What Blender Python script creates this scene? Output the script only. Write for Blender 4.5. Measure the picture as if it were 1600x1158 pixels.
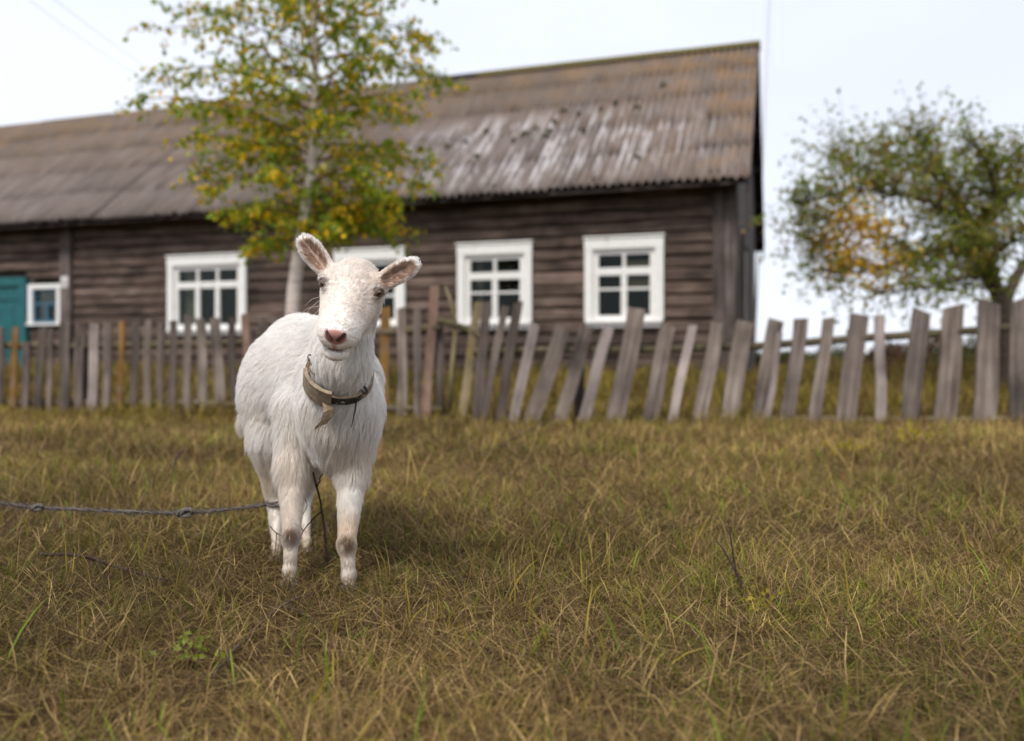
import bpy, math, random
import numpy as np
from mathutils import Vector, Matrix

# ------------------------------------------------------------------ scene, camera, light
for o in list(bpy.data.objects):
    bpy.data.objects.remove(o, do_unlink=True)
scene = bpy.context.scene
C = scene.collection
R = math.radians
FPX, HOR, CAMZ = 1293.5, 552.0, 0.60        # focal length (px of the 1600 px photo), horizon row, eye height

cam_d = bpy.data.cameras.new('camera')
cam = bpy.data.objects.new('camera', cam_d); C.objects.link(cam)
cam.location = (0, 0, CAMZ); cam.rotation_euler = (R(90), 0, 0)
cam_d.sensor_fit = 'HORIZONTAL'; cam_d.sensor_width = 36.0
cam_d.lens = 36.0 * FPX / 1600.0
cam_d.shift_y = -(579.0 - HOR) / 1600.0
cam_d.clip_start = 0.05; cam_d.clip_end = 4000
cam_d.dof.use_dof = True
cam_d.dof.focus_distance = 1.98
cam_d.dof.aperture_fstop = 1.62
cam_d.dof.aperture_blades = 9
scene.camera = cam

SUN_EL, SUN_AZ = R(52), R(205)              # soft high sun, behind the camera and to its left (azimuth clockwise from +Y)
world = bpy.data.worlds.new('World'); scene.world = world; world.use_nodes = True
wn, wl = world.node_tree.nodes, world.node_tree.links
wn.clear()
w_out = wn.new('ShaderNodeOutputWorld'); w_bg = wn.new('ShaderNodeBackground')
w_sky = wn.new('ShaderNodeTexSky'); w_sky.sky_type = 'NISHITA'; w_sky.sun_disc = False
w_sky.sun_elevation = SUN_EL; w_sky.sun_rotation = SUN_AZ
w_tc = wn.new('ShaderNodeTexCoord'); w_no = wn.new('ShaderNodeTexNoise')
w_no.inputs['Scale'].default_value = 1.7; w_no.inputs['Detail'].default_value = 5; w_no.inputs['Roughness'].default_value = 0.5
w_mp = wn.new('ShaderNodeMapping'); w_mp.inputs['Scale'].default_value = (1, 1, 2.4); w_mp.inputs['Location'].default_value = (0.3, 0.1, 0.2)
w_rp = wn.new('ShaderNodeMapRange')
w_rp.inputs['From Min'].default_value = 0.33; w_rp.inputs['From Max'].default_value = 0.62
w_rp.inputs['To Min'].default_value = 0.84; w_rp.inputs['To Max'].default_value = 0.97
w_mx = wn.new('ShaderNodeMix'); w_mx.data_type = 'RGBA'
w_mx.inputs['B'].default_value = (8.35, 8.75, 9.7, 1)
wl.new(w_tc.outputs['Generated'], w_mp.inputs['Vector']); wl.new(w_mp.outputs[0], w_no.inputs['Vector'])
wl.new(w_no.outputs['Fac'], w_rp.inputs['Value']); wl.new(w_rp.outputs[0], w_mx.inputs['Factor'])
wl.new(w_sky.outputs[0], w_mx.inputs['A']); wl.new(w_mx.outputs['Result'], w_bg.inputs['Color'])
w_bg.inputs['Strength'].default_value = 0.10
wl.new(w_bg.outputs[0], w_out.inputs['Surface'])

sun_d = bpy.data.lights.new('sun', 'SUN'); sun_d.energy = 2.75; sun_d.angle = R(14); sun_d.color = (1.0, 0.95, 0.88)
sun = bpy.data.objects.new('sun', sun_d); C.objects.link(sun)
sdir = Vector((math.sin(SUN_AZ) * math.cos(SUN_EL), math.cos(SUN_AZ) * math.cos(SUN_EL), math.sin(SUN_EL)))
sun.rotation_euler = sdir.to_track_quat('Z', 'Y').to_euler(); sun.location = (-4, -6, 12)

scene.view_settings.view_transform = 'Standard'; scene.view_settings.look = 'None'
scene.view_settings.exposure = 0.27; scene.view_settings.gamma = 1.0
scene.view_settings.use_curve_mapping = False
scene.render.engine = 'CYCLES'

# ------------------------------------------------------------------ helpers
rnd = random.Random(7)
rng = np.random.default_rng(7)

def px(x, y, Y):
    """world point at depth Y for a position measured in the photograph"""
    return np.array([(x - 800.0) / FPX * Y, Y, CAMZ - (y - HOR) / FPX * Y])

def ground_z(x, y):
    x = np.asarray(x, float); y = np.asarray(y, float)
    t = np.clip((y - 7.2) / 4.0, 0, 1); t = t * t * (3 - 2 * t)
    near = np.exp(-((x + .55) ** 2 + (y - 2.25) ** 2) / .35)
    b = .016 * np.sin(2.1 * x + .3) * np.sin(1.7 * y + .5) + .011 * np.sin(5.3 * x + 1) * np.sin(4.1 * y + 2)
    return t * .25 + b * (1 - near) * np.clip(1.6 - y / 30, 0, 1)

def tag(o, label=None, cat=None, group=None, kind=None):
    if label: o['label'] = label
    if cat: o['category'] = cat
    if group: o['group'] = group
    if kind: o['kind'] = kind
    return o

def empty(name, loc, rz=0.0):
    o = bpy.data.objects.new(name, None); C.objects.link(o)
    o.location = loc; o.rotation_euler = (0, 0, rz); o.empty_display_size = .1
    return o

def link(name, me, parent=None, loc=None, rot=None):
    o = bpy.data.objects.new(name, me); C.objects.link(o)
    if parent: o.parent = parent
    if loc is not None: o.location = loc
    if rot is not None: o.rotation_euler = rot
    return o

def np_mesh(name, V, F, mat=None, col=None, smooth=False):
    V = np.ascontiguousarray(V, np.float32); F = np.ascontiguousarray(F, np.int32)
    me = bpy.data.meshes.new(name)
    k = F.shape[1]
    me.vertices.add(len(V)); me.vertices.foreach_set('co', V.ravel())
    me.loops.add(F.size); me.loops.foreach_set('vertex_index', F.ravel())
    me.polygons.add(len(F)); me.polygons.foreach_set('loop_start', np.arange(0, F.size, k, dtype=np.int32))
    if smooth: me.polygons.foreach_set('use_smooth', np.ones(len(F), bool))
    me.update(calc_edges=True)
    if col is not None:
        a = me.attributes.new('Col', 'FLOAT_COLOR', 'POINT')
        c4 = np.ones((len(V), 4), np.float32); c4[:, :3] = col
        a.data.foreach_set('color', c4.ravel())
    if mat: me.materials.append(mat)
    return me

class MB:
    """collects shapes into one mesh"""
    def __init__(s): s.v = []; s.f = []
    def add(s, vs, fs):
        n = len(s.v); s.v += [tuple(map(float, v)) for v in vs]; s.f += [tuple(n + i for i in f) for f in fs]
    def box(s, c, d, rot=None):
        c = Vector(c); h = Vector(d) / 2; vs = []
        for z in (-1, 1):
            for y in (-1, 1):
                for x in (-1, 1):
                    p = Vector((x * h.x, y * h.y, z * h.z))
                    vs.append(c + (rot @ p if rot else p))
        s.add(vs, [(0, 2, 3, 1), (4, 5, 7, 6), (0, 1, 5, 4), (2, 6, 7, 3), (0, 4, 6, 2), (1, 3, 7, 5)])
    def box2(s, a, b):
        s.box([(a[i] + b[i]) / 2 for i in range(3)], [abs(b[i] - a[i]) for i in range(3)])
    def tube(s, pts, rad, n=6, caps=True, jit=0.0):
        pts = [Vector(p) for p in pts]; m = len(pts)
        if not hasattr(rad, '__len__'): rad = [rad] * m
        t0 = (pts[1] - pts[0]).normalized()
        u = t0.orthogonal().normalized(); vs = []; fs = []
        for i, p in enumerate(pts):
            t = (pts[min(i + 1, m - 1)] - pts[max(i - 1, 0)]).normalized()
            u = (u - t * u.dot(t)); u = u.normalized() if u.length > 1e-6 else t.orthogonal().normalized()
            w = t.cross(u)
            for k in range(n):
                a = 2 * math.pi * k / n; r = rad[i] * (1 + (rnd.uniform(-jit, jit) if jit else 0))
                vs.append(p + u * (math.cos(a) * r) + w * (math.sin(a) * r))
        for i in range(m - 1):
            for k in range(n):
                k2 = (k + 1) % n
                fs.append((i * n + k, i * n + k2, (i + 1) * n + k2, (i + 1) * n + k))
        if caps:
            fs.append(tuple(range(n))[::-1]); fs.append(tuple((m - 1) * n + k for k in range(n)))
        s.add(vs, fs)
    def ring(s, c, ax, Rr, r, n=14, m=6, sx=1.0):
        ax = Vector(ax).normalized(); u = ax.orthogonal().normalized(); w = ax.cross(u); vs = []; fs = []
        for i in range(n):
            a = 2 * math.pi * i / n; d = u * math.cos(a) * sx + w * math.sin(a)
            q = Vector(c) + d * Rr; dn = d.normalized()
            for k in range(m):
                b = 2 * math.pi * k / m
                vs.append(q + dn * (math.cos(b) * r) + ax * (math.sin(b) * r))
        for i in range(n):
            for k in range(m):
                fs.append((i * m + k, i * m + (k + 1) % m, ((i + 1) % n) * m + (k + 1) % m, ((i + 1) % n) * m + k))
        s.add(vs, fs)
    def mesh(s, name, mat=None, smooth=False):
        me = bpy.data.meshes.new(name); me.from_pydata(s.v, [], s.f)
        if smooth: me.polygons.foreach_set('use_smooth', np.ones(len(s.f), bool))
        me.update()
        if mat: me.materials.append(mat)
        return me
    def build(s, name, mat=None, parent=None, loc=None, rot=None, smooth=False):
        return link(name, s.mesh(name, mat, smooth), parent, loc, rot)

# ------------------------------------------------------------------ materials
def new_mat(name):
    m = bpy.data.materials.new(name); m.use_nodes = True
    nt = m.node_tree; b = nt.nodes['Principled BSDF']
    return m, nt.nodes, nt.links, b

def ramp(nodes, stops):
    r = nodes.new('ShaderNodeValToRGB'); e = r.color_ramp.elements
    while len(e) < len(stops): e.new(0.5)
    for el, (p, c) in zip(e, stops):
        el.position = p; el.color = (*c, 1)
    return r

def noise_node(nodes, links, vec, scale, detail=4, rough=.55):
    n = nodes.new('ShaderNodeTexNoise'); n.inputs['Scale'].default_value = scale
    n.inputs['Detail'].default_value = detail; n.inputs['Roughness'].default_value = rough
    links.new(vec, n.inputs['Vector']); return n

def mix(nodes, links, a, b, fac, mode='MIX'):
    m = nodes.new('ShaderNodeMix'); m.data_type = 'RGBA'; m.blend_type = mode
    for sock, val in ((m.inputs['A'], a), (m.inputs['B'], b), (m.inputs['Factor'], fac)):
        if hasattr(val, 'links'): links.new(val, sock)
        elif isinstance(val, tuple): sock.default_value = (*val, 1)
        else: sock.default_value = val
    return m.outputs['Result']

def maprange(nodes, links, v, a, b, c, d):
    m = nodes.new('ShaderNodeMapRange'); links.new(v, m.inputs['Value'])
    for n, x in zip(('From Min', 'From Max', 'To Min', 'To Max'), (a, b, c, d)): m.inputs[n].default_value = x
    return m.outputs[0]

def plain(name, col, rough=.7, var=.25, scale=20, metal=0.0, bump=.0):
    m, N, L, b = new_mat(name)
    tc = N.new('ShaderNodeTexCoord'); n = noise_node(N, L, tc.outputs['Object'], scale, 5)
    lo = tuple(c * (1 - var) for c in col); hi = tuple(min(1, c * (1 + var)) for c in col)
    r = ramp(N, [(.3, lo), (.7, hi)]); L.new(n.outputs['Fac'], r.inputs[0]); L.new(r.outputs[0], b.inputs['Base Color'])
    b.inputs['Roughness'].default_value = rough; b.inputs['Metallic'].default_value = metal
    b.inputs['Specular IOR Level'].default_value = .15 if rough >= .75 else .5
    if bump:
        bp = N.new('ShaderNodeBump'); bp.inputs['Strength'].default_value = bump; bp.inputs['Distance'].default_value = .004
        L.new(n.outputs['Fac'], bp.inputs['Height']); L.new(bp.outputs[0], b.inputs['Normal'])
    return m

def wood(name, dark, mid, light, axis='Z', vary=.35, tint=None):
    """weathered timber: grain stretched along one axis, cracks, stains, a shade of its own for each board"""
    m, N, L, b = new_mat(name)
    tc = N.new('ShaderNodeTexCoord'); oi = N.new('ShaderNodeObjectInfo')
    mp = N.new('ShaderNodeMapping'); s = [26, 26, 26]; s['XYZ'.index(axis)] = 1.3
    mp.inputs['Scale'].default_value = s
    off = N.new('ShaderNodeVectorMath'); off.operation = 'ADD'
    cmb = N.new('ShaderNodeCombineXYZ'); mul = N.new('ShaderNodeMath'); mul.operation = 'MULTIPLY'; mul.inputs[1].default_value = 37.0
    L.new(oi.outputs['Random'], mul.inputs[0])
    for i in range(3): L.new(mul.outputs[0], cmb.inputs[i])
    L.new(tc.outputs['Object'], off.inputs[0]); L.new(cmb.outputs[0], off.inputs[1])
    L.new(off.outputs[0], mp.inputs['Vector'])
    g = noise_node(N, L, mp.outputs[0], 1.0, 6, .6)
    r = ramp(N, [(.28, dark), (.5, mid), (.72, light)]); L.new(g.outputs['Fac'], r.inputs[0])
    st = noise_node(N, L, off.outputs[0], 2.3, 4)
    sv = maprange(N, L, st.outputs['Fac'], .3, .7, .48, 1.38)
    rv = maprange(N, L, oi.outputs['Random'], 0, 1, 1 - vary, 1 + vary)
    vm = N.new('ShaderNodeMath'); vm.operation = 'MULTIPLY'; L.new(sv, vm.inputs[0]); L.new(rv, vm.inputs[1])
    vc = N.new('ShaderNodeVectorMath'); vc.operation = 'SCALE'
    L.new(r.outputs[0], vc.inputs[0]); L.new(vm.outputs[0], vc.inputs['Scale'])
    col = vc.outputs[0]
    if tint:
        t2 = noise_node(N, L, off.outputs[0], 5.0, 4); f = maprange(N, L, t2.outputs['Fac'], .52, .68, 0, .75)
        col = mix(N, L, col, tint, f)
    L.new(col, b.inputs['Base Color']); b.inputs['Roughness'].default_value = .85
    b.inputs['Specular IOR Level'].default_value = .25
    bp = N.new('ShaderNodeBump'); bp.inputs['Strength'].default_value = .55; bp.inputs['Distance'].default_value = .006
    L.new(g.outputs['Fac'], bp.inputs['Height']); L.new(bp.outputs[0], b.inputs['Normal'])
    return m

def vcol_mat(name, rough=.75, transl=0.0, spec=.25, noise_amt=0.0):
    m, N, L, b = new_mat(name)
    at = N.new('ShaderNodeAttribute'); at.attribute_name = 'Col'
    L.new(at.outputs['Color'], b.inputs['Base Color']); b.inputs['Roughness'].default_value = rough
    b.inputs['Specular IOR Level'].default_value = spec
    if transl:
        tr = N.new('ShaderNodeBsdfTranslucent'); L.new(at.outputs['Color'], tr.inputs['Color'])
        mx = N.new('ShaderNodeMixShader'); mx.inputs[0].default_value = transl
        L.new(b.outputs[0], mx.inputs[1]); L.new(tr.outputs[0], mx.inputs[2])
        L.new(mx.outputs[0], N['Material Output'].inputs['Surface'])
    return m
# ------------------------------------------------------------------ the goat
def head_matrix(yaw, p, roll):
    B = np.array([[1, 0, 0], [0, -math.cos(p), -math.sin(p)], [0, -math.sin(p), math.cos(p)]]).T
    cz, sz = math.cos(yaw), math.sin(yaw); Zm = np.array([[cz, -sz, 0], [sz, cz, 0], [0, 0, 1]])
    cr, sr = math.cos(roll), math.sin(roll); Ym = np.array([[cr, 0, sr], [0, 1, 0], [-sr, 0, cr]])
    return Ym @ Zm @ B

HM = head_matrix(.09, .60, .17)             # columns: viewer's right, along the muzzle, out of the forehead
HS = 1.20                                    # head size
HO = px(551.0, 431, 1.90)                    # bridge of the nose between the eyes
def hp(v, u, w): return HO + HM @ (np.array([v, u, w]) * HS)

class SDF:
    """union of rounded shapes on a graded grid, meshed with surface nets into one continuous skin"""
    def __init__(s, xs, ys, zs):
        s.c = [np.asarray(a, np.float32) for a in (xs, ys, zs)]
        s.F = np.full([len(a) for a in s.c], 1.0, np.float32)
    def _sl(s, lo, hi):
        return tuple(slice(max(0, int(np.searchsorted(a, l)) - 1), int(np.searchsorted(a, h)) + 2) for a, l, h in zip(s.c, lo, hi))
    def _pts(s, sl): return np.meshgrid(*[a[q] for a, q in zip(s.c, sl)], indexing='ij', sparse=True)
    def _put(s, sl, d, k, cut):
        f = s.F[sl]
        if cut:
            d = -d; h = np.maximum(k - np.abs(f - d), 0) / k
            s.F[sl] = np.maximum(f, d) + h * h * k * .25
        else:
            h = np.maximum(k - np.abs(f - d), 0) / k
            s.F[sl] = np.minimum(f, d) - h * h * k * .25
    def cone(s, a, b, ra, rb, k=.03, cut=False):
        a = np.asarray(a, float); b = np.asarray(b, float); m = max(ra, rb) + k + .02
        sl = s._sl(np.minimum(a, b) - m, np.maximum(a, b) + m); X, Y, Z = s._pts(sl)
        ab = b - a; L2 = max(float(ab @ ab), 1e-9)
        t = np.clip(((X - a[0]) * ab[0] + (Y - a[1]) * ab[1] + (Z - a[2]) * ab[2]) / L2, 0, 1)
        d = np.sqrt((X - a[0] - t * ab[0]) ** 2 + (Y - a[1] - t * ab[1]) ** 2 + (Z - a[2] - t * ab[2]) ** 2) - (ra + t * (rb - ra))
        s._put(sl, d.astype(np.float32), k, cut)
    def ell(s, c, r, M=None, k=.03, cut=False):
        c = np.asarray(c, float); r = np.asarray(r, float); M = np.eye(3) if M is None else M
        m = float(max(r)) + k + .02
        sl = s._sl(c - m, c + m); X, Y, Z = s._pts(sl); X = X - c[0]; Y = Y - c[1]; Z = Z - c[2]
        q = [M[0, i] * X + M[1, i] * Y + M[2, i] * Z for i in range(3)]
        k0 = np.sqrt(sum((q[i] / r[i]) ** 2 for i in range(3))); k1 = np.sqrt(sum((q[i] / r[i] ** 2) ** 2 for i in range(3)))
        d = k0 * (k0 - 1) / np.maximum(k1, 1e-6)
        s._put(sl, d.astype(np.float32), k, cut)
    def sample(s, P):
        ix = [np.clip(np.interp(P[:, i], s.c[i], np.arange(len(s.c[i]))), 0, len(s.c[i]) - 1.001) for i in range(3)]
        i0 = [a.astype(int) for a in ix]; t = [a - b for a, b in zip(ix, i0)]; out = 0
        for dx in (0, 1):
            for dy in (0, 1):
                for dz in (0, 1):
                    w = (t[0] if dx else 1 - t[0]) * (t[1] if dy else 1 - t[1]) * (t[2] if dz else 1 - t[2])
                    out = out + w * s.F[i0[0] + dx, i0[1] + dy, i0[2] + dz]
        return out
    def grad(s, P, e=.004):
        g = np.stack([s.sample(P + np.eye(3)[i] * e) - s.sample(P - np.eye(3)[i] * e) for i in range(3)], 1)
        return g / np.maximum(np.linalg.norm(g, axis=1, keepdims=True), 1e-9)
    def nets(s):
        F = s.F; S = F < 0; n = F.shape
        cnt = np.zeros([a - 1 for a in n], np.int8)
        for dx in (0, 1):
            for dy in (0, 1):
                for dz in (0, 1):
                    cnt += S[dx:n[0] - 1 + dx, dy:n[1] - 1 + dy, dz:n[2] - 1 + dz]
        cells = np.argwhere((cnt > 0) & (cnt < 8)); idx = np.full(cnt.shape, -1, np.int32)
        idx[cells[:, 0], cells[:, 1], cells[:, 2]] = np.arange(len(cells))
        acc = np.zeros((len(cells), 3)); num = np.zeros(len(cells))
        cor = [(0, 0, 0), (1, 0, 0), (0, 1, 0), (1, 1, 0), (0, 0, 1), (1, 0, 1), (0, 1, 1), (1, 1, 1)]
        for a in range(8):
            for b in range(a + 1, 8):
                if sum(abs(np.array(cor[a]) - cor[b])) != 1: continue
                A = cells + cor[a]; Bq = cells + cor[b]
                fa = F[A[:, 0], A[:, 1], A[:, 2]]; fb = F[Bq[:, 0], Bq[:, 1], Bq[:, 2]]
                m = (fa < 0) != (fb < 0); t = np.where(m, fa / np.where(m, fa - fb, 1), 0)
                acc += np.where(m[:, None], A + (Bq - A) * t[:, None], 0); num += m
        v = acc / num[:, None]
        V = np.stack([np.interp(v[:, i], np.arange(n[i]), s.c[i]) for i in range(3)], 1)
        Q = []
        for ax in range(3):
            o1, o2 = [(1, 2), (2, 0), (0, 1)][ax]
            sl0 = [slice(None)] * 3; sl1 = [slice(None)] * 3; sl0[ax] = slice(0, -1); sl1[ax] = slice(1, None)
            ch = np.argwhere(S[tuple(sl0)] != S[tuple(sl1)])
            ch = ch[(ch[:, o1] > 0) & (ch[:, o2] > 0) & (ch[:, o1] < n[o1] - 1) & (ch[:, o2] < n[o2] - 1)]
            e1 = np.zeros(3, int); e1[o1] = 1; e2 = np.zeros(3, int); e2[o2] = 1
            q = np.stack([idx[tuple((ch - d).T)] for d in (e1 + e2, e2, 0 * e1, e1)], 1)
            fl = ~S[tuple(ch.T)]; q[fl] = q[fl][:, ::-1]; Q.append(q)
        return V, np.concatenate(Q)

def graded(lo, hi, f0, f1, fine, coarse):
    return np.concatenate([np.arange(lo, f0, coarse), np.arange(f0, f1, fine), np.arange(f1, hi, coarse)])

G = SDF(graded(-.92, -.16, -.52, -.19, .0026, .0065), graded(1.68, 2.90, 1.70, 2.00, .0026, .0065), graded(-.01, .92, .52, .90, .0026, .0065))
# trunk
G.cone((-.485, 2.30, .525), (-.655, 2.54, .555), .115, .130, .05)
G.cone((-.52, 2.34, .455), (-.675, 2.53, .495), .095, .132, .06)
G.ell((-.685, 2.66, .590), (.115, .12, .118), None, .06)
G.cone((-.455, 2.22, .635), (-.66, 2.60, .655), .055, .052, .06)
G.ell(px(529, 648, 2.21), (.086, .11, .145), None, .06)
G.cone(px(392, 640, 2.72), px(378, 668, 2.74), .02, .008, .03)
# neck
G.cone(px(529, 625, 2.16), px(536, 560, 2.04), .084, .058, .06)
G.cone(px(536, 560, 2.04), px(556, 468, 1.985), .058, .052, .04)
# legs
LEGS = [
    [(px(466, 640, 2.27), .058), (px(456, 728, 2.22), .034), (px(455, 838, 2.135), .0175), (px(453, 892, 2.135), .0155), (px(452, 909, 2.120), .0120)],
    [(px(552, 640, 2.23), .058), (px(549, 733, 2.19), .035), (px(542, 850, 2.105), .0185), (px(545, 900, 2.105), .0160), (px(546, 918, 2.090), .0125)],
    [(np.array((-.725, 2.56, .545)), .082), (px(427, 678, 2.45), .046), (px(430, 768, 2.47), .021), (px(432, 858, 2.41), .012), (px(433, 871, 2.395), .0120)],
    [(np.array((-.575, 2.62, .545)), .08), (np.array((-.565, 2.49, .36)), .045), (px(474, 775, 2.55), .0185), (px(478, 846, 2.49), .012), (px(478, 858, 2.47), .0120)]]
for lg in LEGS:
    for i in range(4):
        G.cone(lg[i][0], lg[i + 1][0], lg[i][1], lg[i + 1][1], (.05, .03, .012, .012)[i])
    G.ell(lg[2][0], np.array([1, 1.05, 1.5]) * lg[2][1] * 1.0, None, .012)
    G.ell(lg[3][0], np.array([1, 1.1, 1.2]) * lg[3][1] * 1.06, None, .010)
G.cone((-.70, 2.50, .47), px(425, 690, 2.46), .085, .040, .07)
G.cone(px(424, 690, 2.46), px(429, 750, 2.47), .040, .026, .04)
# head
def hcone(a, b, ra, rb, k=.02, cut=False): G.cone(hp(*a), hp(*b), ra * HS, rb * HS, k, cut)
def hell(c, r, k=.02, cut=False): G.ell(hp(*c), np.array(r) * HS, HM, k, cut)
hell((0, -.034, -.040), (.050, .056, .046))
hcone((-.030, -.006, -.026), (.030, -.006, -.026), .023, .023)
hcone((0, .0, -.040), (0, .120, -.037), .040, .027, .02)
hell((0, .128, -.050), (.034, .028, .030), .015)
for sx in (-1, 1):
    hcone((sx * .027, -.004, -.058), (sx * .016, .110, -.054), .029, .022, .02)
    hell((sx * .025, -.034, -.064), (.028, .040, .038), .02)
    hell((sx * .041, -.002, -.027), (.015, .022, .016), .016)
hcone((0, -.01, -.084), (0, .115, -.082), .028, .0205, .02)
hell((0, .132, -.088), (.023, .018, .0145), .010)
hell((0, .1510, -.0355), (.019, .009, .0135), .008)
def on_front(v, w):
    us = np.arange(.185, .06, -.0008); f = G.sample(np.array([hp(v, u, w) for u in us])); k = int(np.argmax(f < 0))
    return (v, us[k], w)
_mw = [(0, -.0735), (.008, -.0742), (.016, -.0728), (.024, -.0700), (.031, -.0660), (.0355, -.0615)]
_mouth = {sx: [on_front(sx * v, w) for v, w in _mw] for sx in (-1, 1)}
MOUTH = lambda sx: _mouth[sx]
NOSTRIL = lambda sx: ((sx * .0075, .1600, -.0425), (sx * .0165, .1545, -.0330))
for sx in (-1, 1):                                                            # nostrils, mouth, eye sockets, lids
    hcone(*NOSTRIL(sx), .0030, .0042, .003, True)
    pm = MOUTH(sx)
    for a, b in zip(pm[:-1], pm[1:]): hcone(a, b, .0034, .0028, .003, True)
    hell((sx * .0570, .009, -.0235), (.011, .0140, .0100), .004, True)
hcone((0, .160, -.047), (0, .152, -.072), .0012, .0012, .003, True)
EYES = [np.array((sx * .0480, .0070, -.0235)) for sx in (-1, 1)]
for sx, e in zip((-1, 1), EYES):
    ax = np.array((sx * .72, .62, .32)); ax /= np.linalg.norm(ax)
    f = np.array((0, 1, 0.)) - ax * ax[1]; f /= np.linalg.norm(f); w = np.cross(ax, f)
    for i in range(16):
        a, b = 2 * math.pi * i / 16, 2 * math.pi * (i + 1) / 16
        q = [e + ax * .0066 + f * .0128 * math.cos(t) + w * (.0066 if math.sin(t) > 0 else .0078) * math.sin(t) for t in (a, b)]
        hcone(q[0], q[1], .0027, .0027, .004)
# ears: shallow cups
EARS = []
for (bx, by, bY), (tx, ty, tY), wid, nrm in (((512, 424, 1.935), (472, 373, 1.925), .0255, (-.10, -1, .12)), ((592, 444, 1.935), (651, 410, 1.93), .0235, (.12, -1, -.15))):
    a = px(bx, by, bY); b = px(tx, ty, tY); ax = (b - a) / np.linalg.norm(b - a)
    n = np.array(nrm, float); n -= ax * (n @ ax); n /= np.linalg.norm(n); w = np.cross(n, ax)
    M = np.stack([ax, w, n], 1); L = np.linalg.norm(b - a); c = (a + b) / 2
    EARS.append((c, M, L, wid))
    G.cone(a - ax * .012, a + ax * .020, .022, .019, .020)
    G.ell(c + ax * .004, (L * .53, wid, .0125), M, .012)
    G.ell(c + ax * .003 + n * .0120, (L * .46, wid * .74, .0120), M, .006, True)
gV, gQ = G.nets()
gN = G.grad(gV, .004)

# colouring of the hide: white, cream below with chest and belly shading painted in, brown knees, pink nose, beige inside the ears
def hide_colour(P):
    c = np.tile(np.array([.93, .905, .875]), (len(P), 1))
    n3 = np.sin(P[:, 0] * 31 + 2) * np.sin(P[:, 1] * 23) * np.sin(P[:, 2] * 27 + 1)
    low = np.clip((.50 - P[:, 2]) / .22, 0, 1) * np.clip(.55 + n3 * .6, 0, 1)
    c = c * (1 - low[:, None] * .75) + np.array([.74, .61, .46]) * low[:, None] * .75  # shading of the underside mixed into the hide colour as cream
    dirt = np.clip((.095 - P[:, 2]) / .07, 0, 1)[:, None] * .8
    c = c * (1 - dirt) + np.array([.30, .215, .135]) * dirt
    for k, (m, r) in enumerate(((px(456, 832, 2.115), .023), (px(544, 846, 2.085), .021))):
        d = np.linalg.norm((P - m) * np.array([1, .8, .8]), axis=1); t = np.clip(1.35 - d / r, 0, 1)[:, None] * .95
        c = c * (1 - t) + np.array([.21, .135, .08]) * t
    Lc = ((P - HO) @ HM) / HS
    inhead = (Lc[:, 1] > -.10) & (np.abs(Lc[:, 0]) < .08) & (Lc[:, 2] > -.12) & (Lc[:, 1] < .19)
    hw = np.where(inhead & (P[:, 1] < 2.02), np.clip((Lc[:, 1] + .09) / .03, 0, 1), 0)[:, None]
    c = c * (1 - hw * np.array([.02, .045, .07]))
    wv = Lc[:, 0] * 330 + 2.2 * np.sin(Lc[:, 1] * 70 + 1) + 1.6 * np.sin(Lc[:, 1] * 160 + Lc[:, 0] * 120) + 1.2 * np.sin(Lc[:, 2] * 210)
    st = np.clip(.5 + .9 * np.sin(wv) * np.sin(Lc[:, 1] * 95 + 4 * np.sin(Lc[:, 0] * 60)), 0, 1)
    side = np.clip((Lc[:, 0] + .020) / .05, .15, 1) * np.clip((.13 - Lc[:, 1]) / .06, 0, 1) * np.clip((Lc[:, 1] + .075) / .03, 0, 1) * np.clip((Lc[:, 2] + .095) / .04, 0, 1)
    t = (np.where(inhead & (P[:, 1] < 2.02), 1, 0) * side * (.07 + .34 * st))[:, None]
    c = c * (1 - t) + np.array([.72, .57, .46]) * t
    return c, Lc, inhead

def special(P, Lc, inhead):
    """masks of the bare places: nose pad, mouth, round the eyes, inside of the ears"""
    d = (Lc - np.array([0, .155, -.0385])) / np.array([.0205, .018, .0160])
    nose = np.clip((1.12 - np.linalg.norm(d, axis=1)) / .22, 0, 1) * inhead
    ph = np.clip(1.3 - np.abs(Lc[:, 0]) / .0045, 0, 1) * (Lc[:, 2] < -.045) * (Lc[:, 2] > -.074) * (Lc[:, 1] > .138)
    nose = np.maximum(nose, ph * .8)
    mouth = np.zeros(len(P)); eye = np.zeros(len(P)); ear = np.zeros(len(P))
    for sx in (-1, 1):
        pm = [np.array(q) for q in MOUTH(sx)]
        for a, b in zip(pm[:-1], pm[1:]):
            t = np.clip(((Lc - a) @ (b - a)) / ((b - a) @ (b - a)), 0, 1)
            mouth = np.maximum(mouth, np.clip((.0052 - np.linalg.norm(Lc - a - t[:, None] * (b - a), axis=1)) / .002, 0, 1))
    for e in EYES:
        eye = np.maximum(eye, np.clip((.0160 - np.linalg.norm(Lc - e - np.array([np.sign(e[0]) * .004, .004, .001]), axis=1)) / .003, 0, 1))
    for c, M, L, wid in EARS:
        q = (P - c) @ M; r = (q[:, 0] / (L * .50)) ** 2 + (q[:, 1] / (wid * .84)) ** 2
        ear = np.maximum(ear, np.clip((1 - r) / .25, 0, 1) * (q[:, 2] > -.006) * (np.abs(q[:, 2]) < .03))
    return nose, mouth, eye, ear

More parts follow.
